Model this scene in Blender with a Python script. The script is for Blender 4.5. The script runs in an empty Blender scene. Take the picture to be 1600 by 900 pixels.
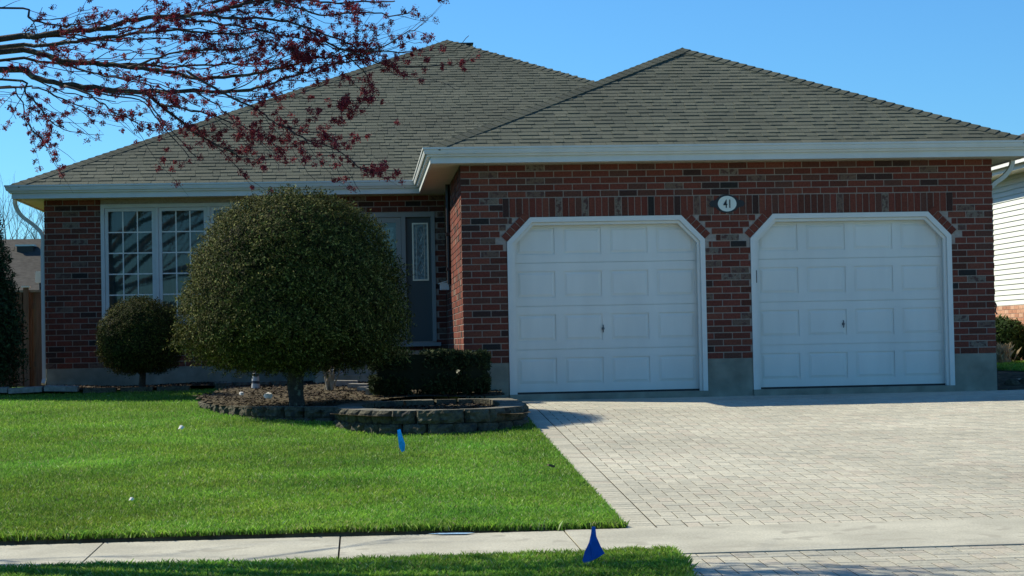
import bpy, bmesh, math, random
import numpy as np
from mathutils import Vector, Matrix
rnd = random.Random(7)
nr = np.random.default_rng(11)
SC = bpy.context.scene
COL = SC.collection
PI = math.pi

# ------------------------------------------------------------------ camera
F = 3100.0                                   # focal length in pixels of a 1600 px wide picture
vy = Vector((-235.0 / F, -91.0 / F, 1.0)).normalized()
vx = Vector((1.0, 0.0175, (235 + 91 * 0.0175) / F))
vx = (vx - vx.dot(vy) * vy).normalized()
vz = -vy.cross(vx)
if vz.y < 0: vz = -vz
right = Vector((vx.x, vy.x, vz.x)); up = Vector((vx.y, vy.y, vz.y)); fwd = Vector((vx.z, vy.z, vz.z))
CAM = Vector((-1.294, -25.206, 0.643))
cam = bpy.data.cameras.new('camera'); co = bpy.data.objects.new('camera', cam); COL.objects.link(co)
M = Matrix((right, up, -fwd)).transposed().to_4x4(); M.translation = CAM
co.matrix_world = M
cam.sensor_width = 36; cam.lens = 36 * F / 1600; cam.clip_start = 0.1; cam.clip_end = 1500
SC.camera = co

# ------------------------------------------------------------------ light
SUN_FROM = Vector((-1.05, 0.706, 1.0)).normalized()
elev = math.asin(SUN_FROM.z); azim = math.atan2(SUN_FROM.x, SUN_FROM.y)
W = bpy.data.worlds.new('World'); SC.world = W; W.use_nodes = True
nt = W.node_tree; bgn = nt.nodes['Background']
sky = nt.nodes.new('ShaderNodeTexSky'); sky.sky_type = 'NISHITA'; sky.sun_disc = False
sky.sun_elevation = elev; sky.sun_rotation = azim
sky.air_density = 1.0; sky.dust_density = 0.2; sky.ozone_density = 2.2; sky.altitude = 0
tint = nt.nodes.new('ShaderNodeVectorMath'); tint.operation = 'MULTIPLY'; tint.inputs[1].default_value = (0.54, 1.12, 1.62)
nt.links.new(sky.outputs[0], tint.inputs[0]); nt.links.new(tint.outputs[0], bgn.inputs[0]); bgn.inputs[1].default_value = 0.066
sl = bpy.data.lights.new('sun', 'SUN'); so = bpy.data.objects.new('sun', sl); COL.objects.link(so)
sl.energy = 5.0; sl.angle = math.radians(0.53); sl.color = (1.0, 0.93, 0.76)
so.rotation_euler = SUN_FROM.to_track_quat('Z', 'Y').to_euler()
SC.view_settings.view_transform = 'Standard'; SC.view_settings.look = 'None'
SC.view_settings.exposure = 0.5; SC.view_settings.gamma = 1.0; SC.view_settings.use_curve_mapping = False

# ------------------------------------------------------------------ materials
def N(nt, t, **kw):
    n = nt.nodes.new(t)
    for k, v in kw.items(): setattr(n, k, v)
    return n
def mat(name, col=(0.5, 0.5, 0.5), rough=0.8, var=0.0, vscale=8.0, bump=0.0, bscale=60.0, attr=False,
        speck=None, spscale=40.0, spth=0.6, metal=0.0, spec=0.4, stretch=None, detail=6.0, big=0.0, bigscale=0.6, bdist=0.01, trans=0.0, sheen=0):
    m = bpy.data.materials.new(name); m.use_nodes = True; t = m.node_tree; b = t.nodes['Principled BSDF']
    geo = N(t, 'ShaderNodeNewGeometry'); pos = geo.outputs['Position']
    if stretch:
        mp = N(t, 'ShaderNodeMapping'); mp.inputs['Scale'].default_value = stretch; t.links.new(pos, mp.inputs[0]); pos = mp.outputs[0]
    if attr:
        a = N(t, 'ShaderNodeAttribute'); a.attribute_name = 'col'; c = a.outputs['Color']
    else:
        a = N(t, 'ShaderNodeRGB'); a.outputs[0].default_value = (*col, 1); c = a.outputs[0]
    def noise(sc, det=detail):
        n = N(t, 'ShaderNodeTexNoise'); n.inputs['Scale'].default_value = sc; n.inputs['Detail'].default_value = det
        t.links.new(pos, n.inputs['Vector']); return n.outputs['Fac']
    def mul(c, fac, lo, hi, amt):
        r = N(t, 'ShaderNodeMapRange'); r.inputs[1].default_value = lo; r.inputs[2].default_value = hi
        r.inputs[3].default_value = 1 - amt; r.inputs[4].default_value = 1 + amt; t.links.new(fac, r.inputs[0])
        v = N(t, 'ShaderNodeVectorMath', operation='MULTIPLY'); cb = N(t, 'ShaderNodeCombineXYZ')
        for i in range(3): t.links.new(r.outputs[0], cb.inputs[i])
        t.links.new(c, v.inputs[0]); t.links.new(cb.outputs[0], v.inputs[1]); return v.outputs[0]
    if var: c = mul(c, noise(vscale), 0.3, 0.7, var)
    if big: c = mul(c, noise(bigscale, 3), 0.35, 0.65, big)
    if speck:
        f = noise(spscale, 8); r = N(t, 'ShaderNodeMapRange'); r.inputs[1].default_value = spth; r.inputs[2].default_value = spth + 0.06
        t.links.new(f, r.inputs[0]); mx = N(t, 'ShaderNodeMix', data_type='RGBA')
        t.links.new(r.outputs[0], mx.inputs[0]); t.links.new(c, mx.inputs[6]); mx.inputs[7].default_value = (*speck, 1); c = mx.outputs[2]
    t.links.new(c, b.inputs['Base Color']); b.inputs['Roughness'].default_value = rough; b.inputs['Metallic'].default_value = metal
    b.inputs['Specular IOR Level'].default_value = spec
    if bump:
        bp = N(t, 'ShaderNodeBump'); bp.inputs['Strength'].default_value = bump; bp.inputs['Distance'].default_value = bdist
        t.links.new(noise(bscale), bp.inputs['Height']); t.links.new(bp.outputs[0], b.inputs['Normal'])
    if trans:
        tr = N(t, 'ShaderNodeBsdfTranslucent'); t.links.new(c, tr.inputs[0]); ms = N(t, 'ShaderNodeMixShader'); ms.inputs[0].default_value = trans
        t.links.new(b.outputs[0], ms.inputs[1]); t.links.new(tr.outputs[0], ms.inputs[2]); t.links.new(ms.outputs[0], t.nodes['Material Output'].inputs[0])
    return m
MT = {}
MT['brick'] = mat('brick', attr=True, rough=0.92, var=0.28, vscale=45, bump=0.6, bscale=130, spec=0.15)
MT['brick_worn'] = mat('brick_worn', attr=True, rough=0.95, var=0.3, vscale=50, speck=(0.10, 0.055, 0.048), spscale=17, spth=0.51, bump=0.9, bscale=90, spec=0.15)
MT['mortar'] = mat('mortar', (0.35, 0.30, 0.26), rough=0.95, var=0.15, vscale=30, bump=0.5, bscale=200, spec=0.1)
MT['concrete'] = mat('concrete', (0.25, 0.25, 0.20), rough=0.9, var=0.22, vscale=5, big=0.18, bigscale=1.5, bump=0.3, bscale=90, spec=0.2)
MT['sidewalk'] = mat('sidewalk', (0.44, 0.42, 0.335), rough=0.92, var=0.17, vscale=75, big=0.13, bigscale=1.7, speck=(0.37, 0.35, 0.28), spscale=5, spth=0.58, bump=0.35, bscale=160, spec=0.15)
MT['paver'] = mat('paver', attr=True, rough=0.92, var=0.2, vscale=60, big=0.12, bigscale=0.5, bump=0.45, bscale=170, spec=0.15)
MT['joint'] = mat('joint', (0.05, 0.045, 0.032), rough=1, var=0.4, vscale=5, spec=0.05)
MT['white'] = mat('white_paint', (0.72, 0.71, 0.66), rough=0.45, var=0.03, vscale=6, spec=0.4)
MT['door'] = mat('door_paint', (0.75, 0.74, 0.68), rough=0.5, var=0.05, vscale=3.5, big=0.03, bigscale=0.9, bump=0.06, bscale=260, spec=0.35, stretch=(1, 1, 0.25))
MT['gutter'] = mat('gutter_metal', (0.60, 0.615, 0.585), rough=0.4, var=0.05, vscale=4, spec=0.45, stretch=(1, 1, 0.3))
MT['soffit'] = mat('soffit', (0.66, 0.60, 0.48), rough=0.7, var=0.06)
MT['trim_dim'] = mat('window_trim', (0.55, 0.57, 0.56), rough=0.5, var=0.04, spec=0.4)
MT['shingle'] = mat('shingle', attr=True, rough=0.95, var=0.3, vscale=120, big=0.12, bigscale=0.8, bump=0.5, bscale=240, spec=0.15)
MT['deck'] = mat('shingle_deck', (0.085, 0.09, 0.072), rough=0.95, var=0.35, vscale=30, bump=0.4, spec=0.1)
MT['lawn'] = mat('lawn', (0.085, 0.16, 0.024), rough=1, var=0.35, vscale=14, big=0.2, bigscale=0.7, spec=0.05)
MT['grass'] = mat('grass_blades', attr=True, rough=0.55, big=0.2, bigscale=0.8, spec=0.3, trans=0.45)
MT['earth'] = mat('earth', (0.09, 0.075, 0.05), rough=1, var=0.4, vscale=9, bump=0.8, bscale=30, spec=0.05)
MT['mulch'] = mat('mulch', attr=True, rough=0.95, spec=0.1)
MT['asphalt'] = mat('asphalt', (0.05, 0.05, 0.052), rough=0.9, var=0.25, vscale=90, bump=0.4, bscale=150)
MT['leaf'] = mat('foliage', attr=True, rough=0.75, spec=0.08, trans=0.10)
MT['bark'] = mat('bark', (0.055, 0.046, 0.037), rough=0.95, var=0.4, vscale=30, bump=0.8, bscale=60, speck=(0.16, 0.17, 0.12), spscale=14, spth=0.6)
MT['twig'] = mat('twig_bark', (0.075, 0.05, 0.045), rough=0.9, var=0.3, vscale=20)
MT['farbark'] = mat('far_bark', (0.06, 0.05, 0.045), rough=0.95)
MT['blossom'] = mat('blossom', attr=True, rough=0.7, spec=0.2, trans=0.3)
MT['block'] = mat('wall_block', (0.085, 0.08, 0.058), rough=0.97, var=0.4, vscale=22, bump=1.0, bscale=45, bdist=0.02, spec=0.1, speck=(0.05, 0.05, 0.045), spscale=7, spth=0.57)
MT['block_top_lit'] = mat('wall_block_top_lit', (0.18, 0.172, 0.14), rough=0.95, var=0.3, vscale=18, bump=0.6, bscale=50, spec=0.1)  # tops paler than fronts: sun above and shade in front put into colour
MT['slab'] = mat('edging_slab', (0.25, 0.24, 0.215), rough=0.95, var=0.3, vscale=18, bump=0.6, bscale=50, spec=0.1)
MT['fence'] = mat('fence_wood', attr=True, rough=0.9, var=0.3, vscale=9, stretch=(3, 3, 0.3))
MT['doortrim'] = mat('door_trim', (0.30, 0.31, 0.29), rough=0.55)
MT['black'] = mat('black_plastic', (0.015, 0.015, 0.018), rough=0.45)
MT['plaque'] = mat('plaque_face', (0.66, 0.72, 0.66), rough=0.5)
MT['steel'] = mat('handle_steel', (0.12, 0.13, 0.15), rough=0.35, metal=0.9)
MT['blue'] = mat('flag_blue', (0.005, 0.16, 0.60), rough=0.5, var=0.1, vscale=20, trans=0.45)
MT['blue_sunlit'] = mat('flag_blue_sunlit', (0.02, 0.45, 0.85), rough=0.5, var=0.15, vscale=30, trans=0.4)  # flag blue lightened: sun shining through the sheet put into the colour
MT['cyanpaint'] = mat('marking_paint', (0.22, 0.38, 0.55), rough=0.9, var=0.35, vscale=60)
MT['siding'] = mat('siding', (0.66, 0.68, 0.63), rough=0.6, var=0.02)
MT['nbrick'] = mat('pale_brick', attr=True, rough=0.9, var=0.2, vscale=30)
MT['nroof'] = mat('far_shingles', (0.052, 0.047, 0.040), rough=0.95, var=0.45, vscale=5, stretch=(1, 1, 4), big=0.15, bigscale=0.4)
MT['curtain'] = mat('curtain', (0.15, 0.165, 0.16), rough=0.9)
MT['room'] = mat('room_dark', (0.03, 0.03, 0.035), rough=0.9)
MT['doorpaint'] = mat('front_door_paint', (0.07, 0.09, 0.088), rough=0.5)
MT['came'] = mat('glass_came', (0.5, 0.48, 0.42), rough=0.3, metal=0.7)
MT['frost'] = mat('frosted_glass', (0.16, 0.24, 0.25), rough=0.3, var=0.5, vscale=22)
MT['whitestone'] = mat('white_stone', (0.75, 0.73, 0.68), rough=0.8, var=0.1)
MT['drygrass'] = mat('dry_grass', (0.42, 0.33, 0.2), rough=0.9, trans=0.2)
MT['stem'] = mat('pale_stem', (0.33, 0.28, 0.2), rough=0.85, var=0.3)
MT['hose'] = mat('pale_grey_plastic', (0.36, 0.38, 0.4), rough=0.6)
MT['navy'] = mat('ornament_dark', (0.02, 0.03, 0.05), rough=0.5)
g = bpy.data.materials.new('window_glass'); g.use_nodes = True; t = g.node_tree; t.nodes.remove(t.nodes['Principled BSDF'])
fr = N(t, 'ShaderNodeFresnel'); fr.inputs[0].default_value = 1.6
gl = N(t, 'ShaderNodeBsdfGlossy'); gl.inputs['Roughness'].default_value = 0.02; gl.inputs[0].default_value = (0.95, 1, 1, 1)
tp = N(t, 'ShaderNodeBsdfTransparent'); tp.inputs[0].default_value = (0.72, 0.80, 0.82, 1); ms = N(t, 'ShaderNodeMixShader')
tcn = N(t, 'ShaderNodeNewGeometry'); nz = N(t, 'ShaderNodeTexNoise'); nz.inputs['Scale'].default_value = 2.5; bp = N(t, 'ShaderNodeBump'); bp.inputs['Strength'].default_value = 0.02; bp.inputs['Distance'].default_value = 0.01
t.links.new(tcn.outputs['Position'], nz.inputs['Vector']); t.links.new(nz.outputs[0], bp.inputs['Height']); t.links.new(bp.outputs[0], gl.inputs['Normal'])
t.links.new(fr.outputs[0], ms.inputs[0]); t.links.new(tp.outputs[0], ms.inputs[1]); t.links.new(gl.outputs[0], ms.inputs[2])
t.links.new(ms.outputs[0], t.nodes['Material Output'].inputs[0]); MT['glass'] = g

# ------------------------------------------------------------------ mesh helpers
class MB:
    def __init__(s): s.v = []; s.f = []; s.c = []
    def add(s, vs, fs, col=None):
        o = len(s.v); s.v += [tuple(v) for v in vs]; s.f += [tuple(o + i for i in f) for f in fs]
        if col is not None or s.c: s.c += [col or (0.5, 0.5, 0.5)] * len(vs)
    def box(s, x0, x1, y0, y1, z0, z1, col=None):
        s.add([(x0,y0,z0),(x1,y0,z0),(x1,y1,z0),(x0,y1,z0),(x0,y0,z1),(x1,y0,z1),(x1,y1,z1),(x0,y1,z1)],
              [(0,3,2,1),(4,5,6,7),(0,1,5,4),(1,2,6,5),(2,3,7,6),(3,0,4,7)], col)
    def prism(s, pts, y0, y1, axis='y', col=None):
        n = len(pts)
        f = {'y': lambda a, b, c: (a, c, b), 'x': lambda a, b, c: (c, a, b), 'z': lambda a, b, c: (a, b, c)}[axis]
        vs = [f(a, b, y0) for a, b in pts] + [f(a, b, y1) for a, b in pts]
        s.add(vs, [tuple(range(n)), tuple(range(2*n-1, n-1, -1))] + [(i, (i+1) % n, n+(i+1) % n, n+i) for i in range(n)], col)
    def tube(s, pts, rad, n=6, col=None, cap=True):
        pts = [Vector(p) for p in pts]; k = len(pts); vs = []; fs = []
        if isinstance(rad, (int, float)): rad = [rad] * k
        a = None
        for i, p in enumerate(pts):
            d = (pts[min(i+1, k-1)] - pts[max(i-1, 0)]).normalized()
            if a is None: a = d.orthogonal().normalized()
            a = (a - a.dot(d) * d); a = a.normalized() if a.length > 1e-6 else d.orthogonal().normalized()
            b = d.cross(a)
            for j in range(n):
                t = 2 * PI * j / n; vs.append(p + (a * math.cos(t) + b * math.sin(t)) * rad[i])
        for i in range(k-1):
            for j in range(n): fs.append((i*n+j, i*n+(j+1) % n, (i+1)*n+(j+1) % n, (i+1)*n+j))
        if cap: fs += [tuple(range(n-1, -1, -1)), tuple(range((k-1)*n, k*n))]
        s.add(vs, fs, col)
    def obj(s, name, m, parent=None, smooth=False, **props):
        me = bpy.data.meshes.new(name); me.from_pydata(s.v, [], s.f)
        if s.c:
            a = me.color_attributes.new('col', 'FLOAT_COLOR', 'POINT')
            arr = np.ones((len(s.v), 4), np.float32); arr[:, :3] = np.array(s.c, np.float32); a.data.foreach_set('color', arr.ravel())
        me.materials.append(MT[m] if isinstance(m, str) else m)
        if smooth: me.polygons.foreach_set('use_smooth', [True] * len(me.polygons))
        return link(name, me, parent, **props)
def link(name, me, parent=None, **props):
    o = bpy.data.objects.new(name, me); COL.objects.link(o)
    if parent: o.parent = parent
    for k, v in props.items(): o[k] = v
    return o
def thing(name, label, category, group=None, loc=(0, 0, 0)):
    o = bpy.data.objects.new(name, None); COL.objects.link(o); o.location = loc
    o.empty_display_size = 0.1
    o['label'] = label; o['category'] = category
    if group: o['group'] = group
    return o
def tag(o, label, category, group=None):
    o['label'] = label; o['category'] = category
    if group: o['group'] = group
    return o
def npmesh(name, m, V, T, C=None, parent=None, **props):     # V (n,3), T (m,3) triangles
    me = bpy.data.meshes.new(name); me.vertices.add(len(V)); me.vertices.foreach_set('co', V.astype(np.float32).ravel())
    me.loops.add(T.size); me.loops.foreach_set('vertex_index', T.astype(np.int32).ravel())
    k = T.shape[1]
    me.polygons.add(len(T)); me.polygons.foreach_set('loop_start', np.arange(0, T.size, k, dtype=np.int32))
    me.update(calc_edges=True)
    if C is not None:
        a = me.color_attributes.new('col', 'FLOAT_COLOR', 'POINT'); arr = np.ones((len(V), 4), np.float32); arr[:, :3] = C
        a.data.foreach_set('color', arr.ravel())
    me.materials.append(MT[m]); return link(name, me, parent, **props)

# ------------------------------------------------------------------ terrain
def dz(y):                                   # driveway height
    if y > -1: return -0.09
    if y > -2.5: return -0.09 - 0.0182 * (-1 - y)
    return max(-0.1173 - 0.0568 * (-2.5 - y), -0.639)
def lz(x, y):                                # lawn height
    b = min(0.12, -0.02 + 0.04 * y) if y > 0 else -0.02 - 0.0485 * -y
    if x > -1.6:
        k = min(1, max(0, (x + 1.6) / 2.1)); k = k * k * (3 - 2 * k)
        b = b * (1 - k) + (dz(y) + 0.022) * k
    return b
Y_SB, Y_SF = -11.70, -13.10                  # sidewalk back and front edge
def sz(y): return -0.639 + 0.02 * (y - Y_SB)
def vz_(x, y): return -0.655 - 0.03 * (-13.1 - y) + 0.02 * math.sin(x * 1.3) * min(1, (-13.1 - y))
def inside(p, poly):
    x, y = p; c = False; n = len(poly)
    for i in range(n):
        x1, y1 = poly[i]; x2, y2 = poly[i-1]
        if (y1 > y) != (y2 > y) and x < (x2-x1)*(y-y1)/(y2-y1)+x1: c = not c
    return c
RP = [(-1.60,-3.2),(-1.54,-4.1),(-1.15,-4.85),(-0.5,-5.2),(0.02,-5.05),(0.40,-4.5),(0.5,-3.6),(0.53,-2.4),(0.50,-1.35),(0.1,-1.0),(-0.7,-1.05),(-1.3,-1.5),(-1.58,-2.4)]
LP = [(-2.95,3.0),(-3.2,1.6),(-3.4,0.2),(-3.26,-0.8),(-2.95,-1.8),(-2.49,-2.6),(-2.04,-3.0),(-1.6,-3.25)]
BED = [(-20,2.55),(-6.2,2.55),(-3.1,2.75)] + LP[1:] + [(-1.4,-2.2),(-1.0,-1.0),(0.45,-1.0),(0.45,-0.05),(0.0,0.0),(0.0,4.9),(-6,4.9),(-6,7),(-20,7)]
def soil(x, y):
    if inside((x, y), RP): return -0.085
    if y > 2.2: return 0.125 + 0.015 * math.sin(3 * x)
    return -0.07 + (max(y, -3.2) + 3.2) * 0.035 + 0.01 * math.sin(5 * x + 2 * y)
def grid(name, xs, ys, fz, m, drop=0.0, **p):
    mb = MB(); nx = len(xs); ny = len(ys)
    mb.v = [(x, y, fz(x, y) - drop) for y in ys for x in xs]
    mb.f = [(j*nx+i, j*nx+i+1, (j+1)*nx+i+1, (j+1)*nx+i) for j in range(ny-1) for i in range(nx-1)]
    return mb.obj(name, m, **p)
def frange(a, b, n): return [a + (b-a)*i/(n-1) for i in range(n)]
def ground_z(x, y):
    if y < -16.3: return -1.25
    if y < -13.1: return -0.95
    if y < -11.6: return -0.95
    if x > 0.4 and x < 8.5 and y < 0.2: return dz(y) - 0.3
    return (lz(x, y) if y < 5 else 0.12) - 0.06
grid('ground', [-900,-200,-60,-25] + frange(-20, 20, 81) + [25,60,200,900], [-900,-200,-60,-30,-20,-16.4,-16.2] + frange(-14, 6, 41) + [10,20,60,200,900],
     ground_z, 'lawn', kind='structure')
grid('lawn', frange(-24, 0.5, 50), frange(-11.62, 6.5, 50), lz, 'lawn', 0.012, kind='structure')
mb = MB(); xs_ = frange(-24, 0.5, 500)
for a, b in zip(xs_[:-1], xs_[1:]):
    q = -11.665 + 0.02*math.sin(a*9) + rnd.uniform(-.012, .012); mb.add([(a, q, -0.7), (b, q, -0.7), (b, -11.61, -0.60), (a, -11.61, -0.60)], [(0, 1, 2, 3)])
mb.obj('lawn_edge_soil', 'earth', kind='structure')
# verge + kerb + road
def verge_x(y): return 0.58 - 0.10 * max(0, -13.6 - y) + 0.25 * max(0, (-14.6 - y))
mb = MB(); ys = frange(-13.1, -16.0, 15)
for j in range(14):
    a, b = ys[j], ys[j+1]; xs = frange(-24, 0, 40)
    for i in range(39):
        q = []
        for (xx, yy) in ((xs[i], a), (xs[i], b), (xs[i+1], b), (xs[i+1], a)):
            X = xx + (verge_x(yy)) * (1 if xx > -1 else 0) if xx > -1 else xx
            q.append((X, yy, vz_(X, yy) - 0.012))
        mb.add(q, [(0, 1, 2, 3)])
mb.obj('verge', 'lawn', kind='structure')
mb = MB()
for i in range(20): mb.box(-24 + i * 2.4, -24 + i * 2.4 + 2.39, -16.16, -16.0, -1.05, -0.76)
mb.obj('kerb', 'sidewalk', kind='structure')
mb = MB(); mb.add([(-300, -26, -0.9), (300, -26, -0.9), (300, -16.16, -0.9), (-300, -16.16, -0.9)], [(0, 1, 2, 3)]); mb.obj('road', 'asphalt', kind='structure')
# sidewalk as separate slabs
mb = MB(); mb.add([(-24,Y_SF,sz(Y_SF)-0.009),(20,Y_SF,sz(Y_SF)-0.009),(20,Y_SB,sz(Y_SB)-0.009),(-24,Y_SB,sz(Y_SB)-0.009)], [(0,1,2,3)]); sw = mb.obj('sidewalk', 'joint', kind='structure')
seams = [-24,-21,-19.5,-18,-16.5,-15,-13.5,-12,-10.5,-9.02,-7.53,-6.04,-4.54,-3.04,-1.46,0.06,4.55,6.05,7.6,9.1,10.6,12.1,13.6,15.1,20]
for a, b in zip(seams[:-1], seams[1:]):
    mb = MB(); e = 0.006; dzs = rnd.uniform(-0.003, 0.003); n = 6
    xs = [a + e + (b - a - 2*e) * i / n for i in range(n+1)]
    for i in range(n):
        x0, x1 = xs[i], xs[i+1]
        mb.add([(x0,Y_SF,sz(Y_SF)+dzs),(x1,Y_SF,sz(Y_SF)+dzs),(x1,Y_SB,sz(Y_SB)+dzs),(x0,Y_SB,sz(Y_SB)+dzs)], [(0,1,2,3)])
    lo = -0.1
    for (p, q) in (((a+e,Y_SF),(b-e,Y_SF)),((b-e,Y_SF),(b-e,Y_SB)),((b-e,Y_SB),(a+e,Y_SB)),((a+e,Y_SB),(a+e,Y_SF))):
        mb.add([(p[0],p[1],sz(p[1])+lo),(q[0],q[1],sz(q[1])+lo),(q[0],q[1],sz(q[1])+dzs),(p[0],p[1],sz(p[1])+dzs)], [(0,1,2,3)])
    mb.obj('paving_slab', 'sidewalk', sw)
# driveway: joint bed sheet + herringbone pavers
XR = 11.0
grid('driveway_bed', [0.5, 3, 6, XR], frange(-11.70, 0.12, 30), lambda x, y: dz(y), 'joint', 0.0022, kind='structure')
drive = [o for o in COL.objects if o.name == 'driveway_bed'][0]; drive.name = 'driveway'
mb = MB(); ys = frange(-13.1, -16.0, 12)
def az(y): return sz(Y_SF) - 0.004 + 0.03 * (y - Y_SF)
for a, b in zip(ys[:-1], ys[1:]): mb.add([(verge_x(b)-.25,b,az(b)-0.0022),(XR,b,az(b)-0.0022),(XR,a,az(a)-0.0022),(verge_x(a)-.25,a,az(a)-0.0022)], [(0,1,2,3)])
apron = mb.obj('driveway_apron', 'joint', kind='structure')
PV = [(0.485,0.455,0.355),(0.45,0.425,0.335),(0.495,0.465,0.365),(0.465,0.42,0.33),(0.465,0.435,0.34),(0.43,0.41,0.325)]
pcache = {}
def paver_mesh(w, d, ci):
    k = (round(w, 3), round(d, 3), ci)
    if k in pcache: return pcache[k]
    mb = MB(); b = 0.0012
    vs = [(0,0,-0.03),(w,0,-0.03),(w,d,-0.03),(0,d,-0.03),(0,0,-b),(w,0,-b),(w,d,-b),(0,d,-b),(b,b,0),(w-b,b,0),(w-b,d-b,0),(b,d-b,0)]
    fs = [(0,1,5,4),(1,2,6,5),(2,3,7,6),(3,0,4,7),(4,5,9,8),(5,6,10,9),(6,7,11,10),(7,4,8,11),(8,9,10,11)]
    pcache[k] = (vs, fs, PV[ci]); return pcache[k]
pmeshes = {}
def lay_pavers(parent, rects, zf, nind, name='paver'):
    def vis(r):
        x, y = r[0] + r[2]/2, r[1] + r[3]/2; d = (Vector((x, y, 0)) - CAM)
        return d.dot(fwd)
    rects = sorted(rects, key=vis); rest = MB()
    for i, (x, y, w, d) in enumerate(rects):
        ci = rnd.randrange(6); j = 0.0038
        w2, d2 = w - 2*j, d - 2*j; vs, fs, c = paver_mesh(w2, d2, ci)
        ang = math.atan((zf(y + d) - zf(y)) / d); z = zf(y) + rnd.uniform(-0.0008, 0.0008)
        u = (x + w/2 - CAM.x - 0.0758*(y-CAM.y)) / (y - CAM.y) * F + 800
        if nind > 0 and -40 < u < 1640 and y > -14.3:
            k = (round(w2, 3), round(d2, 3), ci)
            if k not in pmeshes:
                m = MB(); m.add(vs, fs, c); o = m.obj(name, 'paver', parent); pmeshes[k] = o.data
            else: o = link(name, pmeshes[k], parent)
            o.location = (x + j, y + j, z); o.rotation_euler = (ang, 0, rnd.uniform(-0.004, 0.004)); nind -= 1
        else:
            ca, sa = math.cos(ang), math.sin(ang)
            k = rnd.uniform(0.95, 1.05)
            rest.add([(x + j + a, y + j + b*ca - cc*sa, z + b*sa + cc*ca) for a, b, cc in vs], fs, (c[0]*k, c[1]*k, c[2]*k))
    if rest.v: rest.obj('pavers_far', 'paver', parent, kind='stuff')
U = 0.107
rects = []
nx, ny = int((XR - 0.71) / U), int(11.68 / U) + 1
for i in range(nx):
    for j in range(ny):
        x, y = 0.705 + i*U, -11.69 + j*U; c = (i + j) % 4
        if y > 0.02: continue
        if c == 0 and i + 1 < nx: rects.append((x, y, 2*U, U))
        elif c == 2: rects.append((x, y, U, 2*U if y + 2*U < 0.12 else U))
        elif i == 0 and c == 1: rects.append((x, y, U, U))
        elif j == 0 and c == 3: rects.append((x, y, U, U))
for j in range(ny):
    y = -11.69 + j*U
    if y < -0.1: rects.append((0.49, y, 0.212, U))
lay_pavers(drive, rects, dz, 230)
rects = []
for i in range(95):
    for j in range(27):
        x, y = 0.30 + i*U, -13.1 - (j+1)*U - 0.01; c = (i + j) % 4
        if x < verge_x(y) - 0.2: continue
        if c == 0: rects.append((x, y, 2*U, U))
        elif c == 2: rects.append((x, y - U, U, 2*U))
        elif c == 3 and j == 0: rects.append((x, y, U, U))
lay_pavers(apron, rects, az, 70)

# ------------------------------------------------------------------ bricks
BC = 0.0843; BL = 0.2385; JT = 0.0125; Z0 = 0.39
BCOL = [((0.174,0.051,0.034),'brick'),((0.155,0.043,0.030),'brick'),((0.189,0.062,0.040),'brick'),((0.134,0.040,0.028),'brick'),((0.110,0.040,0.028),'brick'),
        ((0.165,0.049,0.033),'brick'),((0.058,0.032,0.027),'brick'),((0.034,0.029,0.027),'brick'),((0.199,0.154,0.119),'brick_worn'),((0.165,0.107,0.079),'brick_worn'),((0.120,0.052,0.038),'brick'),((0.179,0.052,0.036),'brick')]
BW = [3,3,2.6,3,3,3,1.6,0.8,1.1,1.5,3,2]
bcache = {}
def brick_geo(w, h, d=0.05):
    b = 0.002
    return ([(0,0,0),(w,0,0),(w,0,h),(0,0,h),(0,d,0),(w,d,0),(w,d,h),(0,d,h)], [(0,1,2,3),(1,5,6,2),(0,3,7,4),(3,2,6,7),(0,4,5,1)])
def place_bricks(parent, items, nind, tf, rz=0.0, name='brick'):
    """items: (u, z, w, h) on a wall plane; tf maps (u, depth, z) to world; rz rotation of separate bricks."""
    rest = {'brick': MB(), 'brick_worn': MB()}
    items = list(items)
    for i, (u, z, w, h) in enumerate(items):
        ci = rnd.choices(range(12), BW)[0]; c, m = BCOL[ci]; pr = rnd.uniform(-0.0015, 0.0015)
        if i < nind:
            k = (round(w, 3), round(h, 3), ci)
            if k not in bcache:
                mb = MB(); vs, fs = brick_geo(w, h); mb.add(vs, fs, c); o = mb.obj(name, m, parent); bcache[k] = o.data
            else: o = link(name, bcache[k], parent)
            o.location = tf(u, pr, z); o.rotation_euler = (0, 0, rz)
        else:
            vs, fs = brick_geo(w, h); k = rnd.uniform(0.88, 1.1)
            rest[m].add([tf(u + a, pr + b, z + cc) for a, b, cc in vs], fs, (c[0]*k, c[1]*k, c[2]*k))
    for m, mb in rest.items():
        if mb.v: mb.obj(name + '_field', m, parent, kind='stuff')
def courses(u0, u1, z0, z1, holes, flip=0):
    out = []; n = 0; z = z0
    while z < z1 - 0.02:
        h = min(BC, z1 - z); iv = [(u0, u1)]
        for hf in holes:
            r = hf(z, z + h)
            if r is None: continue
            a, b = r; new = []
            for (p, q) in iv:
                if b <= p or a >= q: new.append((p, q)); continue
                if a > p: new.append((p, a))
                if b < q: new.append((b, q))
            iv = new
        off = ((n + flip) % 2) * BL / 2
        for (p, q) in iv:
            k = math.floor((p - off) / BL)
            while k * BL + off < q:
                a, b = max(p, k*BL + off), min(q, (k+1)*BL + off)
                aa = a + (JT/2 if a > p else 0.0); bb = b - (JT/2 if b < q else 0.0)
                if bb - aa > 0.03: out.append((aa, z + JT/2, bb - aa, h - JT if h == BC else h - JT/2))
                k += 1
        z += BC; n += 1
    return out
def rect_hole(a, b, za, zb): return lambda z, zt: (a, b) if zt > za + 0.01 and z < zb - 0.01 else None

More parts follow.
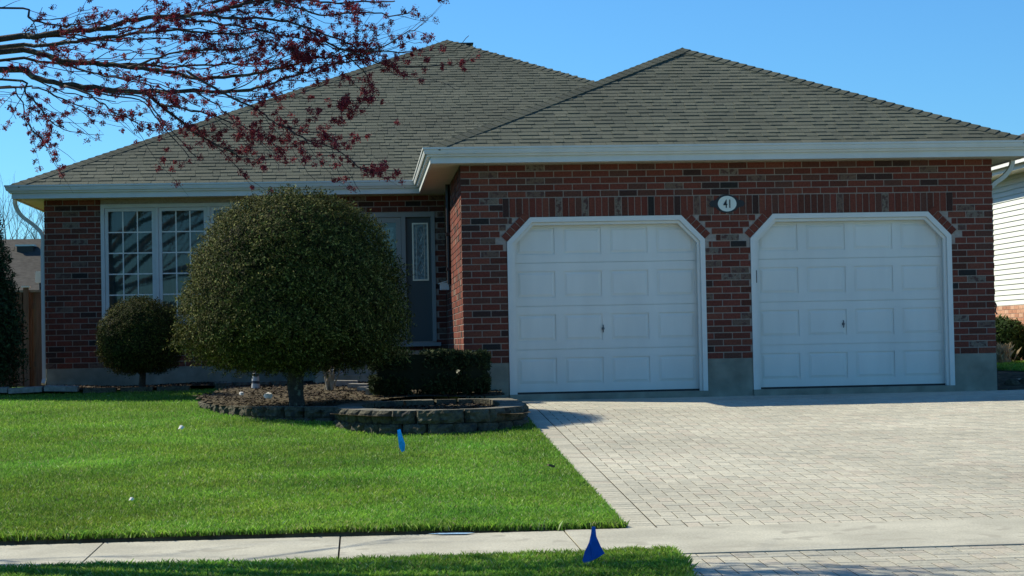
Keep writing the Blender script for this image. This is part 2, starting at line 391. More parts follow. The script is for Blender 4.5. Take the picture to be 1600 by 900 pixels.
# ------------------------------------------------------------------ the house
house = thing('brick_house', 'red brick bungalow with white double garage and grey shingled hip roofs', 'house')
XW = 6.92; ZT = 2.93; D = 4.9; XL = -6.0
DOORS = [(0.575, 3.13), (3.715, 6.36)]; DT = 2.2446; CH = 0.30; ZC = DT - 0.31
def front_prof(x0, x1): return [(x0, -0.1), (x0, ZC), (x0+CH, DT), (x1-CH, DT), (x1, ZC), (x1, -0.1)]
# mortar backing, wing front (recessed behind brick faces)
mb = MB(); yb = 0.0075; yi = 0.20
def wbox(x0, x1, z0, z1): mb.box(x0, x1, yb, yi, z0, z1)
wbox(0.006, DOORS[0][0], Z0, DT); wbox(DOORS[0][1], DOORS[1][0], Z0, DT); wbox(DOORS[1][1], XW - 0.006, Z0, DT); wbox(0.006, XW - 0.006, DT, ZT)
for x0, x1 in DOORS:
    mb.prism([(x0, ZC), (x0, DT), (x0+CH, DT)], yb, yi); mb.prism([(x1, ZC), (x1-CH, DT), (x1, DT)], yb, yi)
wallf = mb.obj('wall', 'mortar', house)
off = 0.105
def door_hole(x0, x1):
    s = math.hypot(CH, DT-ZC); ex = off * s / (DT-ZC)          # horizontal widening of the chamfer zone
    def f(z, zt):
        if z >= DT - 0.01: return None
        zz = z
        if zt < ZC - 0.04: return (x0, x1)
        e = lambda q: max(0.0, (q - ZC) / (DT - ZC)) * CH
        a = x0 + e(z) - ex; b = x1 - e(z) + ex
        if zt < ZC + 0.03: a = max(a, x0 - 0.05); b = min(b, x1 + 0.05)
        return (a, b)
    return f
sold = (0.53, 6.39)
hl = [door_hole(*DOORS[0]), door_hole(*DOORS[1]), lambda z, zt: sold if (zt > DT + 0.02 and z < DT + 3*BC - 0.02) else None]
its = courses(0.0, XW, Z0, ZT, hl)
cen = lambda it: -it[2]
its_full = sorted(its, key=cen)
place_bricks(wallf, its_full, 215, lambda u, y, z: (u, y, z))
# soldier course
n = int((sold[1] - sold[0]) / BC); pitch = (sold[1] - sold[0]) / n
place_bricks(wallf, [(sold[0] + i*pitch + 0.005, DT + 0.005, pitch - 0.0105, 3*BC - JT) for i in range(n)], 85, lambda u, y, z: (u, y, z))
# angled bricks along the chamfers
def angled(xa, za, xb, zb, sgn):
    L = math.hypot(xb-xa, zb-za); tx, tz = (xb-xa)/L, (zb-za)/L; nx_, nz_ = -tz*sgn, tx*sgn
    k = 5
    for i in range(k):
        a = L*i/k + 0.005; b = L*(i+1)/k - 0.005; m = MB(); c, mt = BCOL[rnd.choice([0,1,2,5,11])]
        o1, o2 = 0.004, 0.098
        P = [(xa+tx*a+nx_*o1, za+tz*a+nz_*o1), (xa+tx*b+nx_*o1, za+tz*b+nz_*o1), (xa+tx*b+nx_*o2, za+tz*b+nz_*o2), (xa+tx*a+nx_*o2, za+tz*a+nz_*o2)]
        m.prism(P, -0.003, 0.05, col=c); m.obj('angled_brick', mt, wallf)
for x0, x1 in DOORS:
    angled(x0, ZC, x0+CH, DT, 1); angled(x1, ZC, x1-CH, DT, -1)
# side wall of the wing (faces left, sunlit) and main front wall, other walls
mb = MB(); mb.box(0.0075, 0.2, 0.2, D, Z0, ZT); ws = mb.obj('wall', 'mortar', house)
place_bricks(ws, courses(0.06, D, Z0, ZT, [], 1), 0, lambda u, y, z: (y, u - 0.0, z))
WX0, WX1, WZ0, WZ1 = -5.165, -1.95, 1.06, 2.845
FX0, FX1, FZ0, FZ1 = -1.50, -0.155, 0.70, 2.66
mb = MB(); yb = D + 0.0075; yi = D + 0.2
for a, b, c, d in ((XL+0.006, WX0, Z0, ZT), (WX0, WX1, Z0, WZ0), (WX0, WX1, WZ1, ZT), (WX1, FX0, Z0, ZT), (FX0, FX1, Z0, FZ0), (FX0, FX1, FZ1, ZT), (FX1, -0.001, Z0, ZT)):
    mb.box(a, b, yb, yi, c, d)
wm = mb.obj('wall', 'mortar', house)
place_bricks(wm, courses(XL, -0.002, Z0, ZT, [rect_hole(WX0, WX1, WZ0, WZ1), rect_hole(FX0, FX1, FZ0, FZ1)], 1), 0, lambda u, y, z: (u, D + y, z))
for nm, (x0, x1, y0, y1) in {'l': (XL+0.006, XL+0.2, D+0.2, 14.2), 'r': (XW-0.2, XW-0.006, 0.2, 14.2), 'b': (XL+0.006, XW-0.006, 14.2, 14.4)}.items():
    mb = MB(); mb.box(x0, x1, y0, y1, Z0, ZT); w_ = mb.obj('wall', 'mortar', house)
    if nm == 'l': place_bricks(w_, courses(D+0.06, 14.3, Z0, ZT, [], 0), 0, lambda u, y, z: (XL + y, u, z))
    if nm == 'r': place_bricks(w_, courses(0.06, 14.3, Z0, ZT, [], 0), 0, lambda u, y, z: (XW - y, u, z))
# foundation
mb = MB()
mb.box(0.004, DOORS[0][0]-0.002, 0.004, 0.25, -0.4, Z0); mb.box(DOORS[0][1]+0.002, DOORS[1][0]-0.002, 0.004, 0.25, -0.4, Z0); mb.box(DOORS[1][1]+0.002, XW-0.004, 0.004, 0.25, -0.4, Z0)
mb.box(0.004, 0.25, 0.25, D, -0.4, Z0); mb.box(XL+0.004, 0.002, D+0.004, D+0.25, -0.2, Z0)
mb.box(XL+0.004, XL+0.25, D+0.25, 14.4, -0.2, Z0); mb.box(XW-0.25, XW-0.004, 0.25, 14.4, -0.4, Z0)
mb.obj('foundation', 'concrete', house)
mb = MB(); mb.box(DOORS[0][0], DOORS[0][1], -0.05, 0.5, -0.3, -0.012); mb.box(DOORS[1][0], DOORS[1][1], -0.05, 0.5, -0.3, -0.012); mb.obj('garage_threshold', 'concrete', house)
# garage doors
def offset_prof(p, w):
    x0, x1 = p[0][0], p[5][0]; t = w * 0.42
    return [(x0+w, -0.02), (x0+w, ZC - t + 0.0), (x0+CH+t, DT-w), (x1-CH-t, DT-w), (x1-w, ZC - t), (x1-w, -0.02)]
def strip(mb, A, B, y0, y1):
    for i in range(len(A)-1):
        q = [A[i], A[i+1], B[i+1], B[i]]
        mb.prism(q, y0, y1)
for (x0, x1) in DOORS:
    mb = MB(); xa, xb = x0+0.075, x1-0.075; W4 = (xb-xa)/4; y = 0.12; H4 = (DT-0.03+0.005)/4
    mb.box(xa-0.06, xb+0.06, y+0.015, y+0.045, -0.01, DT+0.05)
    door = mb.obj('garage_door', 'door', house)
    O = front_prof(x0+0.003, x1-0.003); O[0] = (x0+0.003, -0.02); O[5] = (x1-0.003, -0.02); I = offset_prof(O, 0.062); J = offset_prof(O, 0.10)
    mb = MB(); strip(mb, O, I, -0.012, 0.09)
    mb.obj('door_frame', 'white', door)
    mb = MB(); strip(mb, offset_prof(O, 0.064), J, 0.025, 0.085); mb.obj('door_stop', 'white', door)
    for r in range(4):
        z0 = 0.0 + r*H4 + 0.003; z1 = (r+1)*H4 - 0.003; mb = MB(); ra = 0.105
        mb.box(xa-0.06, xb+0.06, y, y+0.015, z0, z0+ra); mb.box(xa-0.06, xb+0.06, y, y+0.015, z1-ra, z1)
        for c in range(5):
            cx = xa + c*W4; l = cx - 0.055 if c else xa-0.06; rr = cx + 0.055 if c < 4 else xb+0.06
            mb.box(l, rr, y, y+0.015, z0+ra, z1-ra)
        mb.obj('door_section', 'door', door)
        for c in range(4):
            a, b = xa+c*W4+0.057, xa+(c+1)*W4-0.057; m = MB(); g1, g2 = 0.008, 0.042
            zz0, zz1 = z0+ra+0.002, z1-ra-0.002
            vs = []
            for gg, yy in ((0, y+0.013), (g1, y+0.013), (g2, y+0.002)):
                vs += [(a+gg, yy, zz0+gg), (b-gg, yy, zz0+gg), (b-gg, yy, zz1-gg), (a+gg, yy, zz1-gg)]
            m.add(vs, [(k*4+i, k*4+(i+1) % 4, k*4+4+(i+1) % 4, k*4+4+i) for k in range(2) for i in range(4)] + [(8, 9, 10, 11)])
            m.obj('raised_panel', 'door', door)
    hx = (x0+x1)/2 + (-0.05 if x0 < 1 else -0.10); m = MB()
    m.tube([(hx, y+0.002, 0.81), (hx, y-0.012, 0.81)], [0.020, 0.018], 10)
    m.tube([(hx, y-0.01, 0.765), (hx, y-0.022, 0.78), (hx, y-0.024, 0.81), (hx, y-0.022, 0.84), (hx, y-0.01, 0.855)], 0.007, 6)
    m.obj('door_handle', 'steel', door)
    m = MB(); m.box(xa-0.06, xb+0.06, y-0.004, y+0.02, -0.012, 0.012); m.obj('bottom_seal', 'black', door)
    if x0 > 1: m = MB(); m.box(x0+0.066, x0+0.078, 0.0, 0.02, 1.36, 1.52); m.obj('slide_bolt', 'black', door)
# eaves: gutters with a stepped profile, fascia, soffit
OH = 0.40
def eave_run(p0, p1, nrm, ext0=0.0, ext1=0.0):
    """gutter along p0->p1 (fascia line, plan), nrm = outward plan normal."""
    d = Vector((p1[0]-p0[0], p1[1]-p0[1])).normalized(); n = Vector(nrm)
    prof = [(0.0, 3.095), (0.0, 2.998), (0.050, 2.998), (0.055, 3.020), (0.088, 3.048), (0.092, 3.080), (0.106, 3.086), (0.107, 3.110), (0.092, 3.110), (0.082, 3.03), (0.012, 3.03), (0.012, 3.095)]
    m = MB(); vs = []
    for (q, e, s) in ((p0, ext0, 1), (p1, ext1, -1)):
        for o_, z in prof:
            k = -s * o_ * e
            vs.append((q[0] + n.x*o_ + d.x*k, q[1] + n.y*o_ + d.y*k, z))
    k = len(prof)
    m.add(vs, [(i, (i+1) % k, k+(i+1) % k, k+i) for i in range(k)] + [tuple(range(k)), tuple(range(2*k-1, k-1, -1))])
    m.obj('gutter', 'gutter', house)
    m = MB(); a = Vector(p0); b = Vector(p1); t_ = 0.02
    P = [a - n*t_, b - n*t_, b + n*0.012, a + n*0.012]
    m.prism([(p.x, p.y) for p in P], 2.915, 3.09, 'z'); m.obj('fascia', 'gutter', house)
WL, WR, MLx = -0.385, XW+0.385, XL-0.385; YF, YM = -0.385, D-0.385-0.05
eave_run((WL, YF), (WR, YF), (0, -1), 1, 1)
eave_run((WL, YM), (WL, YF), (-1, 0), -1, 1)
eave_run((MLx, YM), (WL, YM), (0, -1), 1, -1)
eave_run((MLx, 14.8), (MLx, YM), (-1, 0), 1, 1)
eave_run((WR, YF), (WR, 14.8), (1, 0), 1, 1)
def soffit(x0, x1, y0, y1, along):
    m = MB(); w = 0.1; p = x0 if along == 'y' else y0; e = x1 if along == 'y' else y1
    while p < e - 0.001:
        q = min(p + w, e)
        if along == 'y': m.box(p+0.002, q-0.002, y0, y1, 2.93, 2.94); m.box(p, q, y0, y1, 2.936, 2.945)
        else: m.box(x0, x1, p+0.002, q-0.002, 2.93, 2.94); m.box(x0, x1, p, q, 2.936, 2.945)
        p += w
    m.obj('soffit', 'soffit', house)
soffit(WL+0.02, WR-0.02, YF+0.02, -0.001, 'y'); soffit(WL+0.02, -0.001, 0.0, YM+0.02, 'x'); soffit(MLx+0.02, -0.001, YM+0.02, D+0.2, 'y')
soffit(MLx+0.02, XL+0.1, D+0.2, 14.8, 'x'); soffit(XW-0.1, WR-0.02, 0.0, 14.8, 'x')
# roof decks
SL = 0.462; E0 = 3.10
APX, APY, APZ = (WL+WR)/2, YF-0.03 + (WR-WL)/2, 0
APZ = E0 + SL*(WR-WL)/2
MR = 7.14; MAX_ = (MLx+MR)/2; MAY = YM + (MR-MLx)/2; MAZ = E0 + SL*(MR-MLx)/2
m = MB()
m.add([(WL,YF,E0),(WR,YF,E0),(APX,APY,APZ),(WL,9.2,E0),(WR,9.2,E0),(APX,9.6,APZ)], [(0,1,2),(3,0,2,5),(1,4,5,2)])
m.add([(MLx,YM,E0-.004),(MR,YM,E0-.004),(MAX_,MAY,MAZ),(MAX_,MAY+1.3,MAZ),(MLx,MAY+8,E0-.004),(MR,MAY+8,E0-.004)], [(0,1,2),(4,0,2,3),(1,5,3,2),(5,4,3)])
roof = m.obj('roof', 'deck', house)
# shingles
SHC = [(0.104,0.112,0.083),(0.096,0.104,0.078),(0.112,0.118,0.088),(0.100,0.107,0.080),(0.090,0.098,0.075)]
EXPO = 0.145; ca = 1/math.hypot(1, SL); sa = SL*ca
scache = {}
def tab_geo(w, t):
    L = EXPO + 0.012; b = 0.0008
    return ([(0,0,0),(w,0,0),(w,0,t),(0,0,t),(w,L,0.0025),(0,L,0.0025)], [(0,1,2,3),(3,2,4,5),(1,4,2),(0,3,5)])
def shingle_front(y0, xl, xr, apy, nind, lim=None):
    rest = MB(); rows = int((apy - y0) / (EXPO*ca)) ; cnt = 0
    for r in range(rows):
        run = r*EXPO*ca; a = xl + run*((xr-xl)/2)/(apy-y0); b = xr - run*((xr-xl)/2)/(apy-y0)
        run2 = run + EXPO*ca; a2 = xl + run2*((xr-xl)/2)/(apy-y0); b2 = xr - run2*((xr-xl)/2)/(apy-y0)
        if lim: b = min(b, lim(y0+run)); b2 = b
        x = a + 0.02; thick = rnd.random() < 0.5
        while x < b - 0.02:
            w = rnd.choice([0.11, 0.15, 0.2, 0.26]); thick = not thick if rnd.random() < 0.85 else thick
            th = 0.0145 if thick else 0.0085
            e = min(x + w, b); ci = rnd.randrange(5)
            oy, oz = y0 + run, E0 + SL*run + 0.004
            dy = rnd.uniform(-0.004, 0.004)
            if cnt < nind and e == x + w and x > a + 0.15 and e < b - 0.15:
                k = (w, th, ci)
                if k not in scache:
                    mm = MB(); vs, fs = tab_geo(w-0.004, th); mm.add(vs, fs, SHC[ci]); o = mm.obj('shingle', 'shingle', roof); scache[k] = o.data
                else: o = link('shingle', scache[k], roof)
                o.location = (x, oy+dy, oz+dy*SL); o.rotation_euler = (math.atan(SL), 0, 0); cnt += 1
            else:
                vs, fs = tab_geo(e-x-0.004, th); c = SHC[ci]
                # clip the upper edge to the hips
                vv = []
                for (p, q, s_) in vs:
                    X = x + p
                    if q > 0: X = min(max(X, a2), b2)
                    vv.append((X, oy + dy + q*ca - s_*sa, oz + dy*SL + q*sa + s_*ca))
                rest.add(vv, fs, c)
            x += w
    rest.obj('shingle_field', 'shingle', roof, kind='stuff')
shingle_front(YF-0.03, WL, WR, APY, 190)
shingle_front(YM-0.03, MLx, MR, MAY, 0, lambda y: (y-YM) + WL + 0.05 if (y - YM) + WL < APX else 99)
def caps(p0, p1, n, side, dn=0.05):                        # cap shingles along a hip or ridge
    p0, p1 = Vector(p0), Vector(p1); d = (p1-p0).normalized(); L = (p1-p0).length; s = Vector((d.y, -d.x, 0)).normalized()
    k = int(L / 0.145)
    for i in range(k):
        a = p0 + d*(L*i/k); mm = MB(); w = 0.15; l = 0.165
        c = SHC[rnd.randrange(5)]; c = tuple(x*0.82 for x in c)
        t0 = Vector((0, 0, 0.040)); t1 = Vector((0, 0, 0.030))
        q = [a - s*w - Vector((0,0,dn)) + t0, a + t0*1.1, a + s*w - Vector((0,0,dn)) + t0, a + d*l - s*w - Vector((0,0,dn)) + t1, a + d*l + t1, a + d*l + s*w - Vector((0,0,dn)) + t1]
        lo = [v - Vector((0,0,0.022)) for v in q]
        mm.add(q + lo, [(0,1,4,3),(1,2,5,4),(0,6,7,1),(1,7,8,2),(0,3,9,6),(2,8,11,5)], c); mm.obj('ridge_cap', 'shingle', roof)
caps((WL,YF,E0), (APX,APY,APZ), 1, 1); caps((WR,YF,E0), (APX,APY,APZ), 1, 1); caps((APX,APY,APZ), (APX,8.4,APZ), 1, 1, 0.07)
caps((MLx,YM,E0), (MAX_,MAY,MAZ), 1, 1); caps((MR,YM,E0), (MAX_,MAY,MAZ), 1, 1); caps((MAX_,MAY,MAZ), (MAX_,MAY+1.3,MAZ), 1, 1, 0.07)
m = MB(); m.box(MAX_+0.22, MAX_+0.50, MAY+1.0, MAY+1.25, MAZ-0.25, MAZ+0.10); m.box(MAX_+0.18, MAX_+0.54, MAY+0.96, MAY+1.29, MAZ+0.10, MAZ+0.13); m.obj('roof_vent', 'black', house)
# downspouts
def spout(pts, name='downspout', w=0.075, d=0.055):
    m = MB(); P = [Vector(p) for p in pts]; vs = []; fs = []
    for i, p in enumerate(P):
        a = (P[min(i+1, len(P)-1)] - P[max(i-1, 0)]).normalized(); s = Vector((0, 1, 0)) if abs(a.y) < 0.9 else Vector((1, 0, 0)); q = a.cross(s).normalized(); s = q.cross(a)
        for u, v in ((-1,-1),(1,-1),(1,1),(-1,1)): vs.append(p + q*u*d/2 + s*v*w/2)
    for i in range(len(P)-1):
        for j in range(4): fs.append((i*4+j, i*4+(j+1) % 4, i*4+4+(j+1) % 4, i*4+4+j))
    fs += [(3,2,1,0), tuple(range(len(P)*4-4, len(P)*4))]; m.add(vs, fs); m.obj(name, 'gutter', house)
def curve(pts, n=5):                          # Catmull-Rom
    P = [Vector(pts[0])] + [Vector(p) for p in pts] + [Vector(pts[-1])]; out = []
    for i in range(1, len(P)-2):
        for k in range(n):
            t = k / n; a, b, c, d = P[i-1], P[i], P[i+1], P[i+2]
            out.append(0.5*((2*b) + (c-a)*t + (2*a-5*b+4*c-d)*t*t + (3*b-a-3*c+d)*t**3))
    return out + [P[-2]]
spout(curve([(MLx-0.045, D+0.06, 3.0), (MLx-0.045, D+0.06, 2.86), (MLx+0.04, D+0.06, 2.70), (XL-0.16, D+0.06, 2.55), (XL-0.035, D+0.06, 2.40), (XL-0.035, D+0.06, 2.2)]) + [Vector((XL-0.035, D+0.06, 0.25)), Vector((XL-0.05, D+0.02, 0.17))])
spout(curve([(WR-0.02, 0.30, 3.0), (WR-0.02, 0.30, 2.86), (WR-0.12, 0.30, 2.72), (XW+0.10, 0.30, 2.60), (XW+0.035, 0.30, 2.5), (XW+0.035, 0.30, 2.3)]) + [Vector((XW+0.035, 0.30, 0.19))])
m = MB(); m.box(XW+0.0, XW+0.075, 0.22, 0.40, -0.09, 0.19); m.obj('drain_sleeve', 'black', house)
# front window: four casements
m = MB(); fw = 0.055
for a, b, c, d in ((WX0, WX1, WZ1-fw, WZ1), (WX0, WX1, WZ0, WZ0+fw), (WX0, WX0+fw, WZ0+fw, WZ1-fw), (WX1-fw, WX1, WZ0+fw, WZ1-fw)): m.box(a, b, D-0.015, D+0.09, c, d)
pw = (WX1 - WX0 - 2*fw) / 4
for i in range(1, 4): x = WX0+fw+i*pw; m.box(x-0.022, x+0.022, D-0.01, D+0.09, WZ0+fw, WZ1-fw)
m.box(WX0-0.04, WX1+0.04, D-0.06, D-0.016, WZ0-0.04, WZ0+0.004)
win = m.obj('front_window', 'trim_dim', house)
for i in range(4):
    a = WX0+fw+i*pw + (0.024 if i else 0.003); b = WX0+fw+(i+1)*pw - (0.024 if i < 3 else 0.003); c, d = WZ0+fw+0.003, WZ1-fw-0.003; s = 0.05
    m = MB()
    for q in ((a, b, d-s, d), (a, b, c, c+s), (a, a+s, c+s, d-s), (b-s, b, c+s, d-s)): m.box(q[0], q[1], D+0.015, D+0.06, q[2], q[3])
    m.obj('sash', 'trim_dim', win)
    a, b, c, d = a+s, b-s, c+s, d-s; m = MB()
    for k in (1, 2): x = a + (b-a)*k/3; m.box(x-0.009, x+0.009, D+0.035, D+0.048, c, d)
    for k in range(1, 5): z = c + (d-c)*k/5; m.box(a, b, D+0.033, D+0.046, z-0.009, z+0.009)
    m.obj('muntin_grid', 'white', win)
    m = MB(); m.add([(a, D+0.0497, c), (b, D+0.0497, c), (b, D+0.0497, d), (a, D+0.0497, d)], [(0, 1, 2, 3)]); m.obj('pane', 'glass', win)
m = MB(); k = 260; xs = frange(WX0, WX1, k); P = [(x, D+0.24 + 0.025*math.sin(x*46) + 0.012*math.sin(x*19+1), 0) for x in xs]
m.add([(p[0], p[1], 0.95) for p in P] + [(p[0], p[1], 2.9) for p in P], [(i, i+1, k+i+1, k+i) for i in range(k-1)]); m.obj('curtain', 'curtain', win, smooth=True)
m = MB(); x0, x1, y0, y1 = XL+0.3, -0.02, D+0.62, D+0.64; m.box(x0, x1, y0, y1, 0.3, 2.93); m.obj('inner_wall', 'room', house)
# front door with storm door and sidelight
m = MB(); w = 0.06
m.box(FX0, FX1, D-0.012, D+0.1, FZ1-0.07, FZ1); m.box(FX0, FX0+w, D-0.012, D+0.1, FZ0, FZ1-0.07); m.box(FX1-w, FX1, D-0.012, D+0.1, FZ0, FZ1-0.07); m.box(-0.665, -0.60, D-0.006, D+0.1, FZ0, FZ1-0.07)
m.box(FX0-0.03, FX1+0.06, D-0.09, D-0.013, FZ0-0.075, FZ0-0.02)
fd = m.obj('front_door', 'doortrim', house)
a, b, c, d = FX0+w+0.004, -0.669, FZ0+0.004, FZ1-0.075; s = 0.075; m = MB()
for q in ((a, b, d-s, d), (a, b, c, c+0.16), (a, a+s, c+0.16, d-s), (b-s, b, c+0.16, d-s)): m.box(q[0], q[1], D+0.01, D+0.05, q[2], q[3])
m.obj('storm_frame', 'doortrim', fd)
m = MB(); m.add([(a+s, D+0.03, c+.16), (b-s, D+0.03, c+.16), (b-s, D+0.03, d-s), (a+s, D+0.03, d-s)], [(0,1,2,3)]); m.obj('pane', 'glass', fd)
m = MB(); m.box(a, b, D+0.13, D+0.17, c, d); m.obj('door_leaf', 'doorpaint', fd)
m = MB(); m.box(a+0.11, b-0.11, D+0.118, D+0.129, 1.15, 2.44); m.obj('leaded_glass', 'frost', fd)
m = MB()
for sx in (-1, 1):
    cx = (a+b)/2; m.tube(curve([(cx+sx*0.02, D+0.112, 2.40), (cx+sx*0.15, D+0.112, 2.22), (cx+sx*0.06, D+0.112, 1.95), (cx+sx*0.17, D+0.112, 1.6), (cx+sx*0.02, D+0.112, 1.27)]), 0.006, 5)
m.obj('glass_came', 'came', fd)
a, b = -0.598, FX1-w-0.002; m = MB(); m.box(a, b, D+0.05, D+0.08, FZ0, FZ1-0.072); m.obj('sidelight', 'doorpaint', fd)
m = MB(); A, B, C_, E_ = -0.50, -0.255, 1.62, 2.50
for q in ((A, B, E_-.022, E_), (A, B, C_, C_+.022), (A, A+.022, C_+.022, E_-.022), (B-.022, B, C_+.022, E_-.022)): m.box(q[0], q[1], D+0.035, D+0.049, q[2], q[3])
m.obj('sidelight_frame', 'came', fd)
m = MB(); m.box(A+.023, B-.023, D+0.043, D+0.0495, C_+.023, E_-.023); m.obj('leaded_glass', 'frost', fd)
m = MB(); cx = (A+B)/2
for k in range(3):
    z = 1.72 + k*0.25; m.tube([(cx, D+0.038, z), (cx+0.045, D+0.038, z+0.1), (cx, D+0.038, z+0.2), (cx-0.045, D+0.038, z+0.1), (cx, D+0.038, z)], 0.0045, 4)
m.tube([(cx-0.06, D+0.038, C_+.03), (cx-0.06, D+0.038, E_-.03)], 0.004, 4); m.tube([(cx+0.06, D+0.038, C_+.03), (cx+0.06, D+0.038, E_-.03)], 0.004, 4)
m.obj('glass_came', 'came', fd)
# porch and steps
m = MB(); m.box(-2.0, -0.003, 3.45, D, 0.0, 0.56); m.box(-2.03, -0.003, 3.42, 3.449, 0.50, 0.565); porch = m.obj('porch', 'concrete', house)
m = MB(); m.box(-1.95, -0.6, 3.10, 3.449, 0.0, 0.40); m.obj('step', 'concrete', porch)
m = MB(); m.box(-1.95, -0.6, 2.76, 3.099, 0.0, 0.24); m.obj('step', 'concrete', porch)

# ------------------------------------------------------------------ small things fixed to the house
pl = thing('house_number_sign', 'black framed white oval plaque reading 41 between the garage doors', 'sign', loc=(3.425, -0.012, 2.383))
def ell(rx, rz, n=40): return [(rx*math.cos(2*PI*i/n), rz*math.sin(2*PI*i/n)) for i in range(n)]
m = MB(); m.prism(ell(0.158, 0.118), 0.0, 0.013); m.prism([(-0.235,-0.0),(-0.21,0.035),(-0.15,0.05),(0.15,0.05),(0.21,0.035),(0.235,0),(0.21,-0.035),(0.15,-0.05),(-0.15,-0.05),(-0.21,-0.035)], 0.002, 0.011)
m.obj('backplate', 'black', pl)
m = MB(); m.prism(ell(0.121, 0.100), -0.006, -0.001); m.obj('number_face', 'plaque', pl)
for ch, dx in (('4', -0.024), ('1', 0.033)):
    tc = bpy.data.curves.new('digit', 'FONT'); tc.body = ch; tc.size = 0.15; tc.extrude = 0.002; tc.align_x = 'CENTER'; tc.offset = 0.002
    to = bpy.data.objects.new('tmp', tc); COL.objects.link(to); dg = bpy.context.evaluated_depsgraph_get(); me = bpy.data.meshes.new_from_object(to.evaluated_get(dg))
    bpy.data.objects.remove(to); me.materials.clear(); me.materials.append(MT['black']); o = link('digit', me, pl); o.location = (dx, -0.009, -0.052); o.rotation_euler = (PI/2, 0, 0); o.scale = (0.72, 1, 1)
mbx = thing('mailbox', 'small pale mailbox on the sunlit side wall by the porch', 'mailbox', loc=(-0.0, 3.9, 1.50))
m = MB(); m.box(-0.13, -0.004, -0.12, 0.12, -0.055, 0.05); m.obj('box_body', 'whitestone', mbx)
m = MB(); m.prism([(-0.15, 0.045), (-0.004, 0.085), (-0.004, 0.07), (-0.15, 0.033)], -0.13, 0.13); m.obj('lid', 'whitestone', mbx)
m = MB(); m.tube([(-0.03, 3.1, 2.93), (-0.03, 3.1, 1.5)], 0.03, 8); m.box(-0.065, 0, 3.06, 3.14, 2.2, 2.24); m.box(-0.065, 0, 3.06, 3.14, 1.7, 1.74); m.obj('shadow_gap_pipe', 'black', house)  # invented pipe standing in for a dark shadow gap on the side wall
mt_ = thing('fence_lamp', 'small white lamp above the fence top, just left of the downspout', 'lamp', loc=(-6.80, 9.5, 1.70))
m = MB(); m.prism([(-0.075,0.16),(-0.06,0.145),(0.06,0.145),(0.075,0.16),(0.075,0.33),(0.06,0.345),(-0.06,0.345),(-0.075,0.33)], -0.05, 0.05); m.obj('lamp_head', 'white', mt_)
m = MB(); m.tube([(0, 0, 0), (0, 0, 0.146)], 0.02, 8); m.obj('lamp_pole', 'black', mt_)
hb = thing('hose_bracket', 'small dark hook on the right corner of the garage', 'hook', loc=(XW, 0.12, 0.96))
m = MB(); m.tube(curve([(0.0, 0, 0.09), (0.03, 0, 0.09), (0.05, 0, 0.05), (0.035, 0, -0.02), (0.06, 0, -0.06)]), 0.009, 6); m.obj('hook_arm', 'black', hb)
m = MB(); m.box(0.0, 0.008, -0.03, 0.03, 0.05, 0.13); m.obj('hook_plate', 'black', hb)

# ------------------------------------------------------------------ planting beds
mb = MB(); gx = frange(-8, 0.45, 90); gy = frange(-5.0, 5.0, 90)
for i in range(89):
    for j in range(89):
        cx, cy = (gx[i]+gx[i+1])/2, (gy[j]+gy[j+1])/2
        if inside((cx, cy), BED) or inside((cx+(.08 if cx < -.5 else -.08), cy+.1), RP): mb.add([(x, y, soil(x, y)) for x, y in ((gx[i],gy[j]),(gx[i+1],gy[j]),(gx[i+1],gy[j+1]),(gx[i],gy[j+1]))], [(0,1,2,3)])
mb.obj('garden_bed', 'earth', kind='structure')
mb = MB(); RPin = [(-0.5 + (x+0.5)*0.93, -3.05 + (y+3.05)*0.95) for x, y in RP]

# mulch
n = 17000; P = np.stack([nr.uniform(-6.2, 0.45, n), nr.uniform(-5, 4.9, n)], 1)
keep = []; zz = []
for x, y in P:
    if inside((x, y), RPin): keep.append((x, y)); zz.append(-0.085)
    elif inside((x, y), BED): keep.append((x, y)); zz.append(soil(x, y))
P = np.array(keep); zz = np.array(zz); n = len(P)
a = nr.uniform(0, 2*PI, n); L = nr.uniform(0.008, 0.024, n); w = nr.uniform(0.004, 0.009, n); tl = nr.uniform(0, 0.012, n)
dx, dy = np.cos(a), np.sin(a)
V = np.zeros((n, 4, 3)); 
V[:,0] = np.stack([P[:,0]-dx*L-dy*w, P[:,1]-dy*L+dx*w, zz+0.003], 1); V[:,1] = np.stack([P[:,0]+dx*L-dy*w, P[:,1]+dy*L+dx*w, zz+0.004+tl], 1)
V[:,2] = np.stack([P[:,0]+dx*L+dy*w, P[:,1]+dy*L-dx*w, zz+0.012+tl], 1); V[:,3] = np.stack([P[:,0]-dx*L+dy*w, P[:,1]-dy*L-dx*w, zz+0.01], 1)
mc = np.array([(0.065,0.046,0.032),(0.04,0.031,0.024),(0.10,0.072,0.05),(0.025,0.021,0.018)])[nr.integers(0, 4, n)]
npmesh('mulch', 'mulch', V.reshape(-1, 3), np.arange(n*4).reshape(-1, 4), np.repeat(mc, 4, 0), kind='stuff')
